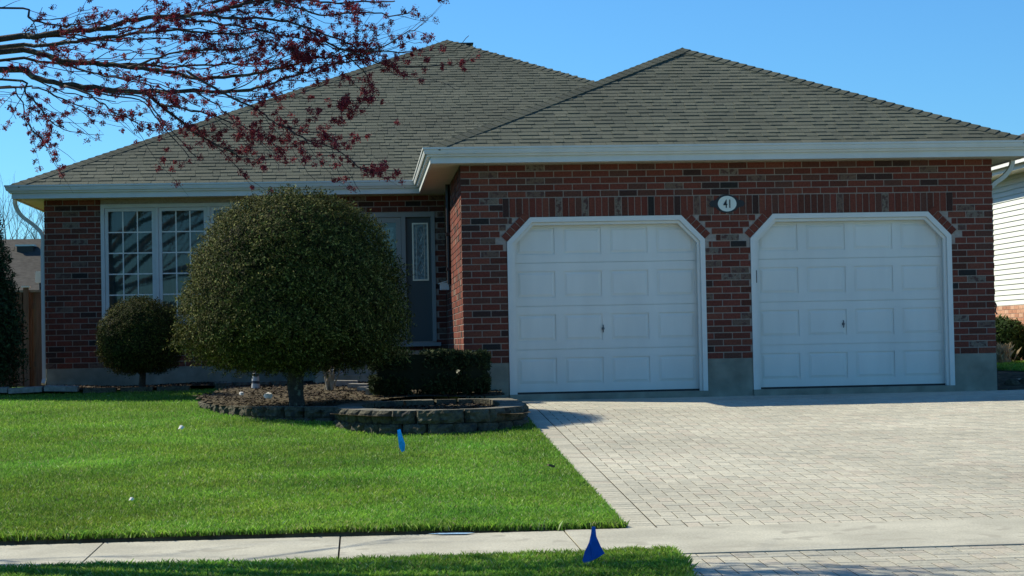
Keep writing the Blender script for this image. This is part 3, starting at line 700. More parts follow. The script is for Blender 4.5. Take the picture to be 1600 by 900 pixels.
# retaining blocks
def block_mesh(w, d, h, seed):
    r = random.Random(seed); m = MB(); nx_, nz_ = 7, 5
    g_ = [[(-w/2 + w*i/(nx_-1), -d/2 + (0.0 if i in (0, nx_-1) or j in (0, nz_-1) else -0.024) + r.uniform(-0.016, 0.010), h*j/(nz_-1)) for i in range(nx_)] for j in range(nz_)]
    for j in range(nz_):
        for i in (0, nx_-1): x, y, z = g_[j][i]; g_[j][i] = (x * r.uniform(0.90, 0.97), y + 0.03, z)
    vs = [p for row in g_ for p in row]; fs = [(j*nx_+i, j*nx_+i+1, (j+1)*nx_+i+1, (j+1)*nx_+i) for j in range(nz_-1) for i in range(nx_-1)]
    o = len(vs); bw = w*0.86
    vs += [(-bw/2, d/2, 0), (bw/2, d/2, 0), (bw/2, d/2, h), (-bw/2, d/2, h)]
    top = [(nz_-1)*nx_+i for i in range(nx_)]; fs += [tuple(top) + (o+2, o+3), (o+1, o, o+3, o+2)]
    fs += [tuple([j*nx_ for j in range(nz_)][::-1]) + (o, o+3), tuple([j*nx_+nx_-1 for j in range(nz_)]) + (o+2, o+1)]
    m.add(vs, fs); m.topface = (nz_-1)*(nx_-1); return m
bm_cache = []
def wall_blocks(parent, path, closed, zt_of, h, ncourse, w=0.285, d=0.27):
    P = [Vector((x, y)) for x, y in path]
    if closed: P.append(P[0])
    L = [0]; 
    for a, b in zip(P[:-1], P[1:]): L.append(L[-1] + (b-a).length)
    tot = L[-1]; k = max(1, round(tot / w)); 
    def at(s):
        s = s % tot if closed else min(max(s, 0), tot)
        for i in range(len(P)-1):
            if L[i+1] >= s: t = (s - L[i]) / (L[i+1]-L[i]); return P[i].lerp(P[i+1], t)
        return P[-1]
    area = sum(P[i].x*P[i+1].y - P[i+1].x*P[i].y for i in range(len(P)-1))
    for c in range(ncourse):
        for i in range(k):
            s = (i + 0.5 + 0.5*(c % 2)) * tot / k
            if not closed and s > tot: continue
            a, b = at(s - w/2), at(s + w/2); q = (a+b)/2; ang = math.atan2((b-a).y, (b-a).x)
            if closed and area < 0: ang += PI
            if len(bm_cache) < 10:
                B_ = block_mesh(w*0.97, d, h-0.006, len(bm_cache)+1); o = B_.obj('block', 'block', parent); o.data.materials.append(MT['block_top_lit']); o.data.polygons[B_.topface].material_index = 1; bm_cache.append(o.data)
            else: o = link('block', rnd.choice(bm_cache), parent)
            n_ = Vector((-math.sin(ang), math.cos(ang)))
            inset = d/2 + 0.02*(c) 
            o.location = (q.x + n_.x*inset, q.y + n_.y*inset, zt_of(q.x, q.y) - h*(ncourse-c)); o.rotation_euler = (rnd.uniform(-.02,.02), rnd.uniform(-.015,.015), ang + rnd.uniform(-0.05, 0.05))
pr_ = thing('planter_wall', 'two course oval ring of dark rough blocks beside the driveway edge', 'planter', loc=(0, 0, 0))
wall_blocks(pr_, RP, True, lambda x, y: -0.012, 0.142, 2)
pl_ = thing('planter_wall', 'low curved row of rough blocks around the big dome shrub on the lawn', 'planter')
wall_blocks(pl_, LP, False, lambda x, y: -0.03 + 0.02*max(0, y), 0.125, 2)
bk = thing('edging_wall', 'short straight row of grey blocks behind the curved planter, near the window shrub', 'edging')
bm_cache2 = bm_cache
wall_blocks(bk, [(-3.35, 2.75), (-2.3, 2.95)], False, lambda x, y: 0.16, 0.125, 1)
bk2 = thing('edging_wall', 'few flat stepping blocks between the dome shrub trunk and the porch steps', 'edging')
for (x, y, z, a) in ((-1.55, 1.75, 0.10, 0.1), (-1.28, 1.25, 0.06, -0.25), (-1.15, 0.5, 0.03, -0.5), (-1.05, -0.2, 0.02, -0.3)):
    m = MB(); m.box(-0.19, 0.19, -0.1, 0.1, 0, 0.085); o = m.obj('flat_block', 'slab', bk2); o.location = (x, y, z); o.rotation_euler = (0.02, 0.03, a)
ed = thing('edging_slabs', 'uneven row of pale concrete edging slabs at the left corner below the downspout', 'edging')
for i, (x, y, w) in enumerate([(-6.75,2.5,0.35),(-6.35,2.5,0.42),(-5.9,2.52,0.45),(-5.42,2.53,0.45)]):
    m = MB(); m.box(-w/2, w/2, -0.12, 0.12, -0.02, 0.05); o = m.obj('edging_slab', 'slab', ed); o.location = (x, y, 0.12 + 0.008*(i % 2)); o.rotation_euler = (0.03, rnd.uniform(-.04,.04), rnd.uniform(-.05,.05))
o = None
for k, (x, y) in enumerate([(-7.2,2.5),(-4.9,2.55),(-4.4,2.58),(-3.9,2.6)]):
    m = MB(); m.box(-0.22, 0.22, -0.1, 0.1, -0.05, 0.02); o = m.obj('edging_slab', 'block', ed); o.location = (x, y, 0.12)

# ------------------------------------------------------------------ foliage shrubs
def sprigs(name, parent, pts, nrm, size, cols, spread=0.8, mat_='leaf'):
    """many small leaf-sized triangles at pts, leaning around nrm."""
    n = len(pts); fn_ = nrm + nr.normal(0, spread*0.55, (n, 3)); fn_ /= np.linalg.norm(fn_, axis=1)[:, None]
    d = np.cross(fn_, nr.normal(0, 1, (n, 3))); d /= np.linalg.norm(d, axis=1)[:, None]; s = np.cross(fn_, d); d = d + fn_*nr.uniform(0, 0.9, (n, 1)); d /= np.linalg.norm(d, axis=1)[:, None]
    L = size * nr.uniform(0.6, 1.4, n)[:, None]; w = L * nr.uniform(0.16, 0.32, n)[:, None]
    V = np.stack([pts - s*w, pts + s*w, pts + d*L + s*w*0.35, pts + d*L - s*w*0.35], 1)
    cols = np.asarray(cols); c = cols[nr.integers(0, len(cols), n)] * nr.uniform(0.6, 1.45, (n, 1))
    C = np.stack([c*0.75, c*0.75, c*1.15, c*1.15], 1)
    return npmesh(name, mat_, V.reshape(-1, 3), np.arange(n*4).reshape(-1, 4), C.reshape(-1, 3), parent)
def lump(th, z, seed):
    return 1 + 0.022*np.sin(th*5 + seed + 4*z) + 0.022*np.sin(th*9 - seed*2 + 7*z) + 0.018*np.sin(13*z + th*3 + seed)
def dome_points(n, prof, seed, shell=(0.84, 1.02)):
    zs = np.array([p[0] for p in prof]); rs = np.array([p[1] for p in prof])
    # sample by area along the profile
    seg = np.hypot(np.diff(zs), np.diff(rs)) * (rs[1:] + rs[:-1]) / 2; cdf = np.concatenate([[0], np.cumsum(seg)]) / seg.sum()
    u = nr.uniform(0, 1, n); i = np.searchsorted(cdf, u) - 1; i = np.clip(i, 0, len(seg)-1); t = (u - cdf[i]) / (cdf[i+1]-cdf[i])
    z = zs[i] + (zs[i+1]-zs[i])*t; r = rs[i] + (rs[i+1]-rs[i])*t; th = nr.uniform(0, 2*PI, n)
    nz = -(rs[i+1]-rs[i]); nrr = (zs[i+1]-zs[i]); L = np.hypot(nz, nrr); nz, nrr = nz/L, nrr/L
    a3, b3, c3 = r*np.cos(th), r*np.sin(th), z
    cl = (np.sin(a3*23+seed)*np.sin(b3*21+1.3)*np.sin(c3*25+.7) + 0.7*np.sin(a3*47+2*b3+seed)*np.sin(c3*51+a3*9) + 0.6*np.sin(b3*39+c3*17))
    k = nr.uniform(*shell, n) * lump(th, z, seed) * (1 + 0.05*cl); zc = (zs.min()+zs.max())/2
    P = np.stack([r*k*np.cos(th), r*k*np.sin(th), zc + (z-zc)*k], 1); Nn = np.stack([nrr*np.cos(th), nrr*np.sin(th), nz], 1)
    return P, Nn
YEW = [(0.062,0.085,0.014),(0.042,0.06,0.011),(0.10,0.118,0.02),(0.17,0.175,0.04),(0.026,0.04,0.009),(0.115,0.105,0.03),(0.05,0.066,0.014)]
YEW = [(a*0.82, b*0.78, c*0.85) for a, b, c in YEW]
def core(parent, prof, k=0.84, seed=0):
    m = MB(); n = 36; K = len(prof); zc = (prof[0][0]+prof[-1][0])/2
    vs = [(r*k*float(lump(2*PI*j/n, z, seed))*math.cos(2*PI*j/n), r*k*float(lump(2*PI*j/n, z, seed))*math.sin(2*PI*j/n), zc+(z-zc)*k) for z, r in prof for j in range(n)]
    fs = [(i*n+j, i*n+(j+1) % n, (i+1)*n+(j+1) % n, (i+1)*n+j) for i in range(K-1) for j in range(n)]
    m.add(vs, fs, (0.014, 0.018, 0.009)); m.obj('inner_foliage', 'leaf', parent)  # near-black core colour stands for the shadow between the leaves
def branch_fan(parent, base, top, r0, n, spread):
    m = MB()
    for i in range(n):
        a = 2*PI*i/n + rnd.uniform(-.3, .3); e = (base[0]+math.cos(a)*spread*rnd.uniform(.6,1), base[1]+math.sin(a)*spread*rnd.uniform(.6,1), top+rnd.uniform(-.05,.2))
        mid = ((base[0]+e[0])/2+rnd.uniform(-.05,.05), (base[1]+e[1])/2, base[2]+(top-base[2])*0.75)
        m.tube(curve([base, mid, e], 3), [r0, r0*.8, r0*.65, r0*.5, r0*.4, r0*.3, r0*.2], 6)
    m.obj('limb', 'bark', parent)
dome = thing('dome_shrub', 'large clipped dome-shaped evergreen on a short dark trunk in front of the door', 'shrub', loc=(-2.06, -2.0, 0))
dome.scale = (0.965, 0.965, 1.0)
PD = [(0.42,0.15),(0.40,0.55),(0.44,0.95),(0.55,1.22),(0.72,1.35),(0.9,1.37),(1.1,1.355),(1.3,1.32),(1.5,1.26),(1.72,1.18),(1.975,1.05),(2.17,0.87),(2.30,0.66),(2.39,0.44),(2.44,0.2),(2.455,0.02)]
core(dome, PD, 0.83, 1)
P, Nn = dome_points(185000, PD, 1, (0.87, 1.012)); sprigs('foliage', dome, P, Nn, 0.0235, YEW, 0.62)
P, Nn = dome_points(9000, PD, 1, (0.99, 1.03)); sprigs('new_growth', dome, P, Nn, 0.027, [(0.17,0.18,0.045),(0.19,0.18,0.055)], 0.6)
m = MB(); m.tube(curve([(0.02,0,-0.12),(0.0,0,0.05),(-0.01,0.01,0.25),(0.02,0,0.5),(0,0,0.9)]), [0.13,0.115,0.105,0.1,0.098,0.095,0.095,0.095,0.1,0.1,0.1,0.1,0.1,0.1,0.1,0.1,0.1,0.1,0.1,0.1,0.08], 12); m.obj('trunk', 'bark', dome)
branch_fan(dome, (0, 0, 0.35), 0.75, 0.05, 9, 0.9)
sm = thing('dome_shrub', 'small rounded evergreen on a thin stem below the front window', 'shrub', loc=(-4.38, 2.95, 0.0))
PS = [(0.36,0.1),(0.33,0.30),(0.42,0.48),(0.62,0.60),(0.85,0.61),(1.05,0.56),(1.22,0.44),(1.34,0.26),(1.39,0.02)]
core(sm, PS, 0.84, 4); P, Nn = dome_points(42000, PS, 4); sprigs('foliage', sm, P, Nn, 0.022, [(c[0]*.8,c[1]*.8,c[2]*.8) for c in YEW], 0.8)
m = MB(); m.tube([(0.0,0,0.05),(0.02,0,0.3),(0,0,0.7)], [0.05,0.045,0.04], 8); m.obj('trunk', 'bark', sm); branch_fan(sm, (0, 0, 0.3), 0.6, 0.02, 6, 0.4)
ce = thing('cedar', 'tall dark tapering clipped cedar at the left edge of the lawn', 'tree', loc=(-7.1, 3.2, 0.1))
PC = [(0.0,0.85),(0.25,1.0),(0.6,1.06),(1.0,1.03),(1.6,0.90),(2.25,0.78),(2.6,0.69),(3.2,0.48),(3.7,0.22),(3.95,0.01)]
core(ce, PC, 0.88, 7); P, Nn = dome_points(42000, PC, 7, (0.86, 1.02)); sprigs('foliage', ce, P, Nn + np.array([0,0,0.6]), 0.045, [(0.035,0.06,0.02),(0.025,0.045,0.018),(0.045,0.07,0.028)], 0.5)
m = MB(); m.tube([(0,0,-0.1),(0,0,1.5)], [0.12,0.08], 8); m.obj('trunk', 'bark', ce)
# box hedge beside the porch: rounded box volume
def box_hedge(name, label, loc, sx, sy, sz_, n, seed, group=None):
    h = thing(name, label, 'hedge', group, loc=loc)
    q = nr.normal(0, 1, (n, 3)); q = np.sign(q) * np.abs(q / np.linalg.norm(q, axis=1)[:, None]) ** 0.45; q /= np.maximum(np.abs(q).max(1), 1e-6)[:, None] ** 0.6
    k = nr.uniform(0.86, 1.02, n)[:, None]; P = q * k * np.array([sx/2, sy/2, sz_/2]); P[:, 2] += sz_/2 + 0.05; Nn = q / np.linalg.norm(q, axis=1)[:, None]
    sprigs('foliage', h, P, Nn, 0.034, [(0.03,0.045,0.018),(0.022,0.035,0.015),(0.045,0.06,0.022)], 0.8)
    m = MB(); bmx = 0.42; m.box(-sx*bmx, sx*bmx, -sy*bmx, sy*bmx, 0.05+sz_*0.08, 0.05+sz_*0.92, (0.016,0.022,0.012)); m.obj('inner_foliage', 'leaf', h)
    m = MB()
    for i in range(5): x = (i-2)*sx*0.17; m.tube([(x, 0, -0.06), (x+0.02, 0, 0.2)], 0.012, 5)
    m.obj('stem', 'bark', h); return h
box_hedge('box_hedge', 'long low dark hedge block between the porch steps and the garage corner', (-0.62, -0.42, 0.0), 1.16, 0.62, 0.52, 15000, 2)
box_hedge('box_hedge', 'rounded dark shrub at the right end of the low hedge, against the garage corner', (0.10, -0.50, 0.0), 0.36, 0.5, 0.50, 6000, 3)
# bare multi-stem shrub
bs = thing('bare_shrub', 'leafless shrub of pale slanting stems right of the dome shrub trunk', 'shrub', loc=(-1.72, 0.9, 0.08)); m = MB()
for i in range(16):
    a = rnd.uniform(0, 2*PI); r = rnd.uniform(0, 0.07); tx, ty = rnd.uniform(-0.2, 0.32), rnd.uniform(-0.2, 0.2)
    m.tube(curve([(math.cos(a)*r, math.sin(a)*r, 0), (math.cos(a)*r + tx*0.4, ty*0.4, 0.28), (tx, ty, rnd.uniform(0.5, 0.72))], 3), [0.013,0.012,0.011,0.010,0.008,0.006,0.004], 5)
m.obj('stems', 'stem', bs)
orn = thing('garden_ornament', 'small white ornament with dark bands behind the dome shrub trunk', 'ornament', loc=(-2.72, 1.6, 0.1))
for i, (z0, z1, r0, r1, mm_) in enumerate([(0, 0.07, 0.06, 0.056, 'hose'), (0.072, 0.105, 0.052, 0.05, 'navy'), (0.107, 0.17, 0.052, 0.046, 'hose'), (0.172, 0.2, 0.042, 0.038, 'navy'), (0.202, 0.24, 0.036, 0.016, 'hose')]):
    m = MB(); m.tube([(0,0,z0),(0.004,0,z1)], [r0,r1], 14); m.obj('band', mm_, orn)
hc = thing('hose_coil', 'pale round coil leaning beside the porch steps', 'hose', loc=(-1.62, 2.55, 0.36))
m = MB(); P = [(0.11*(1-0.02*k/12)*math.cos(2*PI*k/12)*(0.7+0.3*((k//12) % 3)/2), 0.01*(k//12), 0.11*math.sin(2*PI*k/12)*(0.7+0.3*((k//12) % 3)/2)) for k in range(48)]; m.tube(P, 0.011, 5); m.obj('hose', 'hose', hc)
def rock(name, label, loc, r, mm_='whitestone', cat='stone'):
    m = MB(); bmm = bmesh.new(); bmesh.ops.create_icosphere(bmm, subdivisions=2, radius=1)
    for v in bmm.verts: v.co *= 1 + rnd.uniform(-.16, .16); v.co = Vector((v.co.x*r[0], v.co.y*r[1], v.co.z*r[2]))
    me = bpy.data.meshes.new(name); bmm.to_mesh(me); bmm.free(); me.materials.append(MT[mm_]); o = link(name, me); o.location = loc; return tag(o, label, cat)
rock('garden_stone', 'bright white stone just left of the dome shrub trunk', (-2.42, -1.2, 0.07), (0.055, 0.05, 0.045))
rock('garden_stone', 'tiny pale stone near the banded ornament', (-2.8, -0.2, 0.08), (0.03, 0.03, 0.025))

# ------------------------------------------------------------------ litter, flags and marks
def scrap(label, x, y, s):
    m = MB(); z = lz(x, y) + 0.035
    vs = [(-s, 0, 0), (-s*0.3, -s*0.5, s*0.3), (s*0.4, -s*0.2, s*1.1), (s*0.9, s*0.3, s*0.5), (0, s*0.6, s*0.8), (-s*0.4, s*0.3, s*1.2), (s*0.2, -s*0.4, 0)]
    m.add(vs, [(0,1,5),(1,2,5),(2,4,5),(2,3,4),(0,5,4),(1,6,2),(6,3,2)]); o = m.obj('paper_scrap', 'whitestone'); o.location = (x, y, z); return tag(o, label, 'litter')
scrap('larger crumpled white scrap on the lawn, left of the block planter', -3.19, -4.2, 0.036)
scrap('smaller crumpled white scrap on the lawn, near the sidewalk', -3.03, -10.15, 0.022)
m = MB(); m.box(-0.03, 0.03, -0.015, 0.015, 0, 0.018); o = m.obj('dark_clod', 'earth'); o.location = (0.29, -8.4, lz(0.29, -8.4)+0.02); o.rotation_euler = (0, 0.3, 0.4); tag(o, 'small dark clod on the lawn near the driveway edge', 'litter')
def flag(label, x, y, z, h, pts, lean=0.03, mm_='blue'):
    f_ = thing('marker_flag', label, 'flag', 'blue utility marker flags', loc=(x, y, z))
    m = MB(); m.tube([(0, 0, -0.05), (lean*0.5, 0, h*0.5), (lean, 0, h)], 0.0022, 5); m.obj('wire', 'black', f_)
    m = MB(); n = len(pts); front = [(lean+a, 0.012*math.sin(60*a+25*b)-0.014, b) for a, b in pts]; back = [(p[0], p[1]+0.0012, p[2]) for p in front]
    m.add(front+back, [tuple(range(n)), tuple(range(2*n-1, n-1, -1))] + [(i, (i+1) % n, n+(i+1) % n, n+i) for i in range(n)]); m.obj('flag_sheet', mm_, f_)
flag('narrow folded blue marker flag on the lawn before the block planter', -0.965, -7.05, lz(-0.965,-7.05), 0.235, [(-0.02,0.235),(0.012,0.24),(0.03,0.17),(0.052,0.10),(0.045,0.045),(0.02,0.03),(-0.004,0.075),(-0.012,0.15)], 0.0, 'blue_sunlit')
flag('large drooping blue marker flag on the verge by the sidewalk', 0.035, -13.62, vz_(0.035,-13.62), 0.235, [(-0.006,0.232),(0.016,0.232),(0.02,0.175),(0.045,0.115),(0.068,0.075),(0.03,0.052),(-0.01,0.032),(-0.05,0.008),(-0.066,0.03),(-0.05,0.09),(-0.022,0.14),(-0.012,0.19)], 0.0)
m = MB(); P = [(-0.87,-11.73),(-0.78,-11.78),(-0.62,-11.80),(-0.55,-11.74),(-0.66,-11.715),(-0.8,-11.705)]
m.add([(x, y, sz(y)+0.006) for x, y in P], [tuple(range(len(P)))]); o = m.obj('paint_mark', 'cyanpaint'); tag(o, 'faint blue sprayed paint mark at the back edge of the sidewalk', 'paint mark')

# ------------------------------------------------------------------ grass blades
def blades(name, xs, ys, zf, hmin, hmax, wd, hole=None):
    keep = np.array([not hole(x, y) for x, y in zip(xs, ys)]) if hole else np.ones(len(xs), bool)
    xs, ys = xs[keep], ys[keep]; n = len(xs); zs = np.array([zf(x, y) for x, y in zip(xs, ys)]) - 0.012
    def nz2(f, s_): return np.sin(xs*f+s_+1.7*np.sin(ys*f*.8+s_)) * np.sin(ys*f*1.1+2*s_+1.3*np.sin(xs*f*.7))
    tx = 0.5*nz2(55, 1) + 0.5*nz2(31, 4) + 0.4*nz2(12, 2)
    a = nr.uniform(0, 2*PI, n); h = nr.uniform(hmin, hmax, n) * (1 + 0.12*np.sin(xs*1.7+ys*0.9) + 0.24*tx); lean = nr.normal(0, 0.35, (n, 2))
    w = wd * nr.uniform(0.7, 1.3, n)
    B = np.stack([xs, ys, zs], 1); s = np.stack([np.cos(a)*w, np.sin(a)*w, np.zeros(n)], 1)
    mid = B + np.stack([lean[:,0]*h*0.35, lean[:,1]*h*0.35, h*0.6], 1); tip = B + np.stack([lean[:,0]*h*1.1, lean[:,1]*h*1.1, h], 1)
    V = np.stack([B - s, B + s, mid + s*0.7, tip], 1)
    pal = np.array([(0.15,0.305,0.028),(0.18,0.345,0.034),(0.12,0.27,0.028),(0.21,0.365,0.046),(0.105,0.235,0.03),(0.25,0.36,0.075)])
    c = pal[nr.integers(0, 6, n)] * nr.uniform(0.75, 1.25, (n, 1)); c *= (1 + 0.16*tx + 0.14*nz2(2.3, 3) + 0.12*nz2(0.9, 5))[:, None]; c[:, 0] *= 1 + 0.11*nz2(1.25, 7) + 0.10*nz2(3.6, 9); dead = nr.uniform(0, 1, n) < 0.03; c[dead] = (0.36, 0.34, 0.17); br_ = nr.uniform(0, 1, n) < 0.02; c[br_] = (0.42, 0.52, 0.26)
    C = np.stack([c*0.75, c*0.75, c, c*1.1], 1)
    T = (np.arange(n)[:, None]*4 + np.array([0, 1, 2, 3])).reshape(-1, 4)
    npmesh(name, 'grass', V.reshape(-1, 3), T, C.reshape(-1, 3), kind='stuff')
def sample_view(n, y0, y1, xmax, p=2.0, u0=-170, u1=1660):
    z0, z1 = y0 - CAM.y, y1 - CAM.y
    u = nr.uniform(0, 1, n); z = 1/(1/z0 + (1/z1 - 1/z0)*u) if p == 2 else z0 + (z1-z0)*u      # density falling as 1/z^2 per depth, x uniform in view angle
    U_ = nr.uniform(u0, u1, n); x = CAM.x + ((U_-800)/F + 0.0758) * z; k = x < xmax
    return x[k], z[k] + CAM.y
def lawn_hole(x, y):
    if inside((x, y), RP): return True
    return inside((x, y), BED)
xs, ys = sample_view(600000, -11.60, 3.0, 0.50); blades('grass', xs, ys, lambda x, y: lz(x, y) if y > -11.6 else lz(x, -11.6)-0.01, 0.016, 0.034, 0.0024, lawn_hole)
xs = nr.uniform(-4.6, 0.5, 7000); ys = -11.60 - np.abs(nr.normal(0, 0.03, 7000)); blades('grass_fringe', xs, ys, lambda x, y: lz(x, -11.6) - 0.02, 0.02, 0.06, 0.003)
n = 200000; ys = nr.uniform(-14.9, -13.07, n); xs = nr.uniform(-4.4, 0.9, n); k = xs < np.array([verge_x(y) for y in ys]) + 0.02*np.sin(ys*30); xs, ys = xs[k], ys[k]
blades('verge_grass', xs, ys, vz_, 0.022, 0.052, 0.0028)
# grass at the right of the house (neighbour)
grid('side_lawn', frange(8.2, 24, 20), [0.14, 0.5, 0.9, 1.3, 1.7, 3, 6, 10, 20, 40], lambda x, y: -0.07 + 0.17*min(1, max(0, (y-0.14)/1.5)), 'lawn', 0.0, kind='structure')
grid('side_bed', frange(6.93, 8.19, 8), [0.14, 0.5, 0.9, 1.3, 1.7, 3, 6, 10, 20], lambda x, y: -0.085 + 0.17*min(1, max(0, (y-0.14)/1.5)) + 0.008*math.sin(9*x+5*y), 'earth', 0.0, kind='structure')
n = 30000; xs = nr.uniform(8.3, 11.5, n); ys = nr.uniform(1.7, 13, n); blades('side_grass', xs, ys, lambda x, y: 0.105, 0.03, 0.06, 0.006)

# ------------------------------------------------------------------ right-hand neighbour
nh = thing('neighbour_house', 'white sided house with pale brick base right of the garage', 'house')
NX = 11.15; m = MB(); m.box(NX+0.02, NX+9, 9.0, 22, 0.0, 3.75); m.obj('wall', 'siding', nh)
m = MB(); z = 1.19; 
while z < 3.62: m.prism([(NX+0.019, z), (NX-0.016, z), (NX-0.002, z+0.102), (NX+0.019, z+0.102)], 9.0, 22, 'y' if False else 'y') if False else m.add([(NX+0.019,9.0,z),(NX-0.018,9.0,z),(NX+0.002,9.0,z+0.1),(NX+0.019,22,z),(NX-0.018,22,z),(NX+0.002,22,z+0.1)], [(0,1,2),(3,5,4),(1,4,5,2),(0,3,4,1)]); z += 0.1
m.obj('siding_board', 'siding', nh, kind='stuff')
m = MB(); z = 0.1; r = 0
while z < 1.17:
    y = 9.0 + (0.12 if r % 2 else 0)
    while y < 17: c = rnd.choice([(0.42,0.2,0.12),(0.5,0.27,0.17),(0.38,0.18,0.11),(0.55,0.33,0.22)]); m.box(NX-0.03, NX+0.01, y+0.005, y+0.235, z+0.005, z+0.072, c); y += 0.24
    z += 0.077; r += 1
m.obj('brick', 'nbrick', nh, kind='stuff')
m = MB(); m.box(NX-0.024, NX+0.018, 9.0, 22, 0.0, 1.185); m.obj('brick_base', 'mortar', nh)
m = MB(); y0, y1 = 13.0, 13.95; z0, z1 = 2.2, 3.36
for q in ((y0, y1, z1-.1, z1), (y0, y1, z0, z0+.1), (y0, y0+.1, z0+.1, z1-.1), (y1-.1, y1, z0+.1, z1-.1)): m.box(NX-0.07, NX, q[0], q[1], q[2], q[3])
nw = m.obj('window', 'white', nh)
m = MB(); m.box(NX-0.045, NX-0.03, y0+.1, y1-.1, z0+.1, z1-.1); m.obj('pane', 'frost', nw)
m = MB()
for k in range(6): m.box(NX-0.06, NX-0.046, y0+.1, y1-.1, z0+.12+k*0.07, z0+.15+k*0.07)
m.obj('blind_slats', 'white', nw)
m = MB(); m.box(NX-0.42, NX+0.02, 9.0, 22, 3.66, 3.68); m.obj('soffit', 'soffit', nh)
m = MB(); m.box(NX-0.45, NX-0.42, 9.0, 22, 3.64, 3.84); m.box(NX-0.55, NX-0.451, 9.0, 22, 3.74, 3.80); m.box(NX-0.56, NX-0.551, 9.0, 22, 3.72, 3.86); m.obj('gutter', 'white', nh)
m = MB(); m.add([(NX-0.5, 8.8, 3.84), (NX+4.4, 13.0, 5.9), (NX+4.4, 18, 5.9), (NX-0.5, 22.2, 3.84), (NX+9.4, 8.8, 3.84), (NX+9.4, 22.2, 3.84)], [(0,1,2,3),(0,4,1),(4,5,2,1),(3,2,5)]); m.obj('roof', 'nroof', nh)
rs = thing('round_shrub', 'rounded green shrub against the neighbour house brick base', 'shrub', loc=(10.55, 11.0, 0.1))
PR = [(0.05,0.3),(0.1,0.48),(0.35,0.57),(0.6,0.52),(0.76,0.36),(0.82,0.02)]; core(rs, PR, 0.8, 3); P, Nn = dome_points(9000, PR, 3, (0.75, 1.05)); sprigs('foliage', rs, P, Nn, 0.055, [(0.05,0.09,0.025),(0.07,0.12,0.03),(0.035,0.06,0.02)], 0.8)
m = MB(); m.tube([(0,0,-0.05),(0,0,0.4)], 0.03, 6); m.obj('stem', 'bark', rs)
og = thing('ornamental_grass', 'clump of pale dry ornamental grass before the round shrub', 'grass clump', loc=(10.05, 9.6, 0.1)); m = MB()
for i in range(150):
    a, r_ = rnd.uniform(0, 2*PI), rnd.uniform(0, 0.12); L_ = rnd.uniform(0.2, 0.42); lx, ly = rnd.uniform(-0.22, 0.22), rnd.uniform(-0.2, 0.2); x, y = math.cos(a)*r_*2.4, math.sin(a)*r_
    m.add([(x-0.005, y, 0), (x+0.005, y, 0), (x+lx*0.5, y+ly*0.5, L_*0.75), (x+lx, y+ly, L_)], [(0,1,2),(0,2,3)])
m.obj('dry_blades', 'drygrass', og)
m = MB(); m.box(-0.5, 0.5, -0.3, 0.3, -0.05, 0.03); o = m.obj('stepping_slab', 'sidewalk'); o.location = (8.05, 1.35, 0.0); tag(o, 'pale flat slab on the ground right of the garage corner', 'slab')
for i, (x, y, s) in enumerate([(7.32,0.62,0.10),(7.52,0.68,0.11),(7.74,0.64,0.10),(7.97,0.70,0.12)]):
    rock('edging_rock', ['dark edging rock nearest the drain sleeve at the garage corner', 'second dark edging rock from the garage corner', 'third dark edging rock from the garage corner', 'dark edging rock at the right edge of the picture'][i], (x, y, -0.03), (s, s*0.8, s*0.75), 'block', 'rock')['group'] = 'edging rocks right of the garage'

# ------------------------------------------------------------------ left background: fence, far house
fn = thing('wooden_fence', 'brown vertical board fence between the cedar and the house', 'fence', loc=(0, 9.4, 0))
for i in range(74):
    x = -6.08 - i*0.082; c = rnd.choice([(0.18,0.10,0.065),(0.22,0.125,0.08),(0.15,0.085,0.058)])
    w = 0.047 if i % 2 else 0.06; m = MB(); m.box(x-w, x+w, (0.0 if i % 2 else 0.045), (0.02 if i % 2 else 0.065), 0.06, 1.68, c); m.obj('fence_board', 'fence', fn)
for z in (0.4, 1.4): m = MB(); m.box(-12, -6.03, 0.021, 0.044, z, z+0.09, (0.15,0.095,0.065)); m.obj('fence_rail', 'fence', fn)
m = MB(); m.box(-12, -6.03, -0.02, 0.085, 1.681, 1.72, (0.23,0.2,0.16)); m.obj('cap_rail', 'fence', fn)
for x in (-7.02, -9.4, -11.8):
    m = MB(); m.box(x-0.045, x+0.045, -0.055, -0.021, 0, 1.76, (0.16,0.1,0.07)); m.obj('fence_post', 'fence', fn)
    m = MB(); m.box(x-0.07, x+0.07, -0.10, 0.04, 1.762, 1.79); m.obj('post_cap', 'white', fn)
fh = thing('far_house', 'distant house with a plain brown shingled roof above the fence', 'house')
m = MB(); m.box(-24, -8, 47, 56, 0, 2.6); m.obj('wall', 'nbrick' if False else 'siding', fh)
m = MB(); m.add([(-24.5,46,2.5),(-7.5,46,2.5),(-7.5,51,4.95),(-24.5,51,4.95),(-24.5,57,2.5),(-7.5,57,2.5)], [(0,1,2,3),(3,2,5,4)]); rf = m.obj('roof', 'nroof', fh)
m = MB(); m.box(-14.05, -13.45, 49.9, 50.3, 4.35, 4.62); m.obj('roof_vent', 'black', rf); m = MB(); m.box(-14.1, -13.4, 49.85, 50.35, 4.621, 4.68); m.obj('vent_cap', 'gutter', rf)

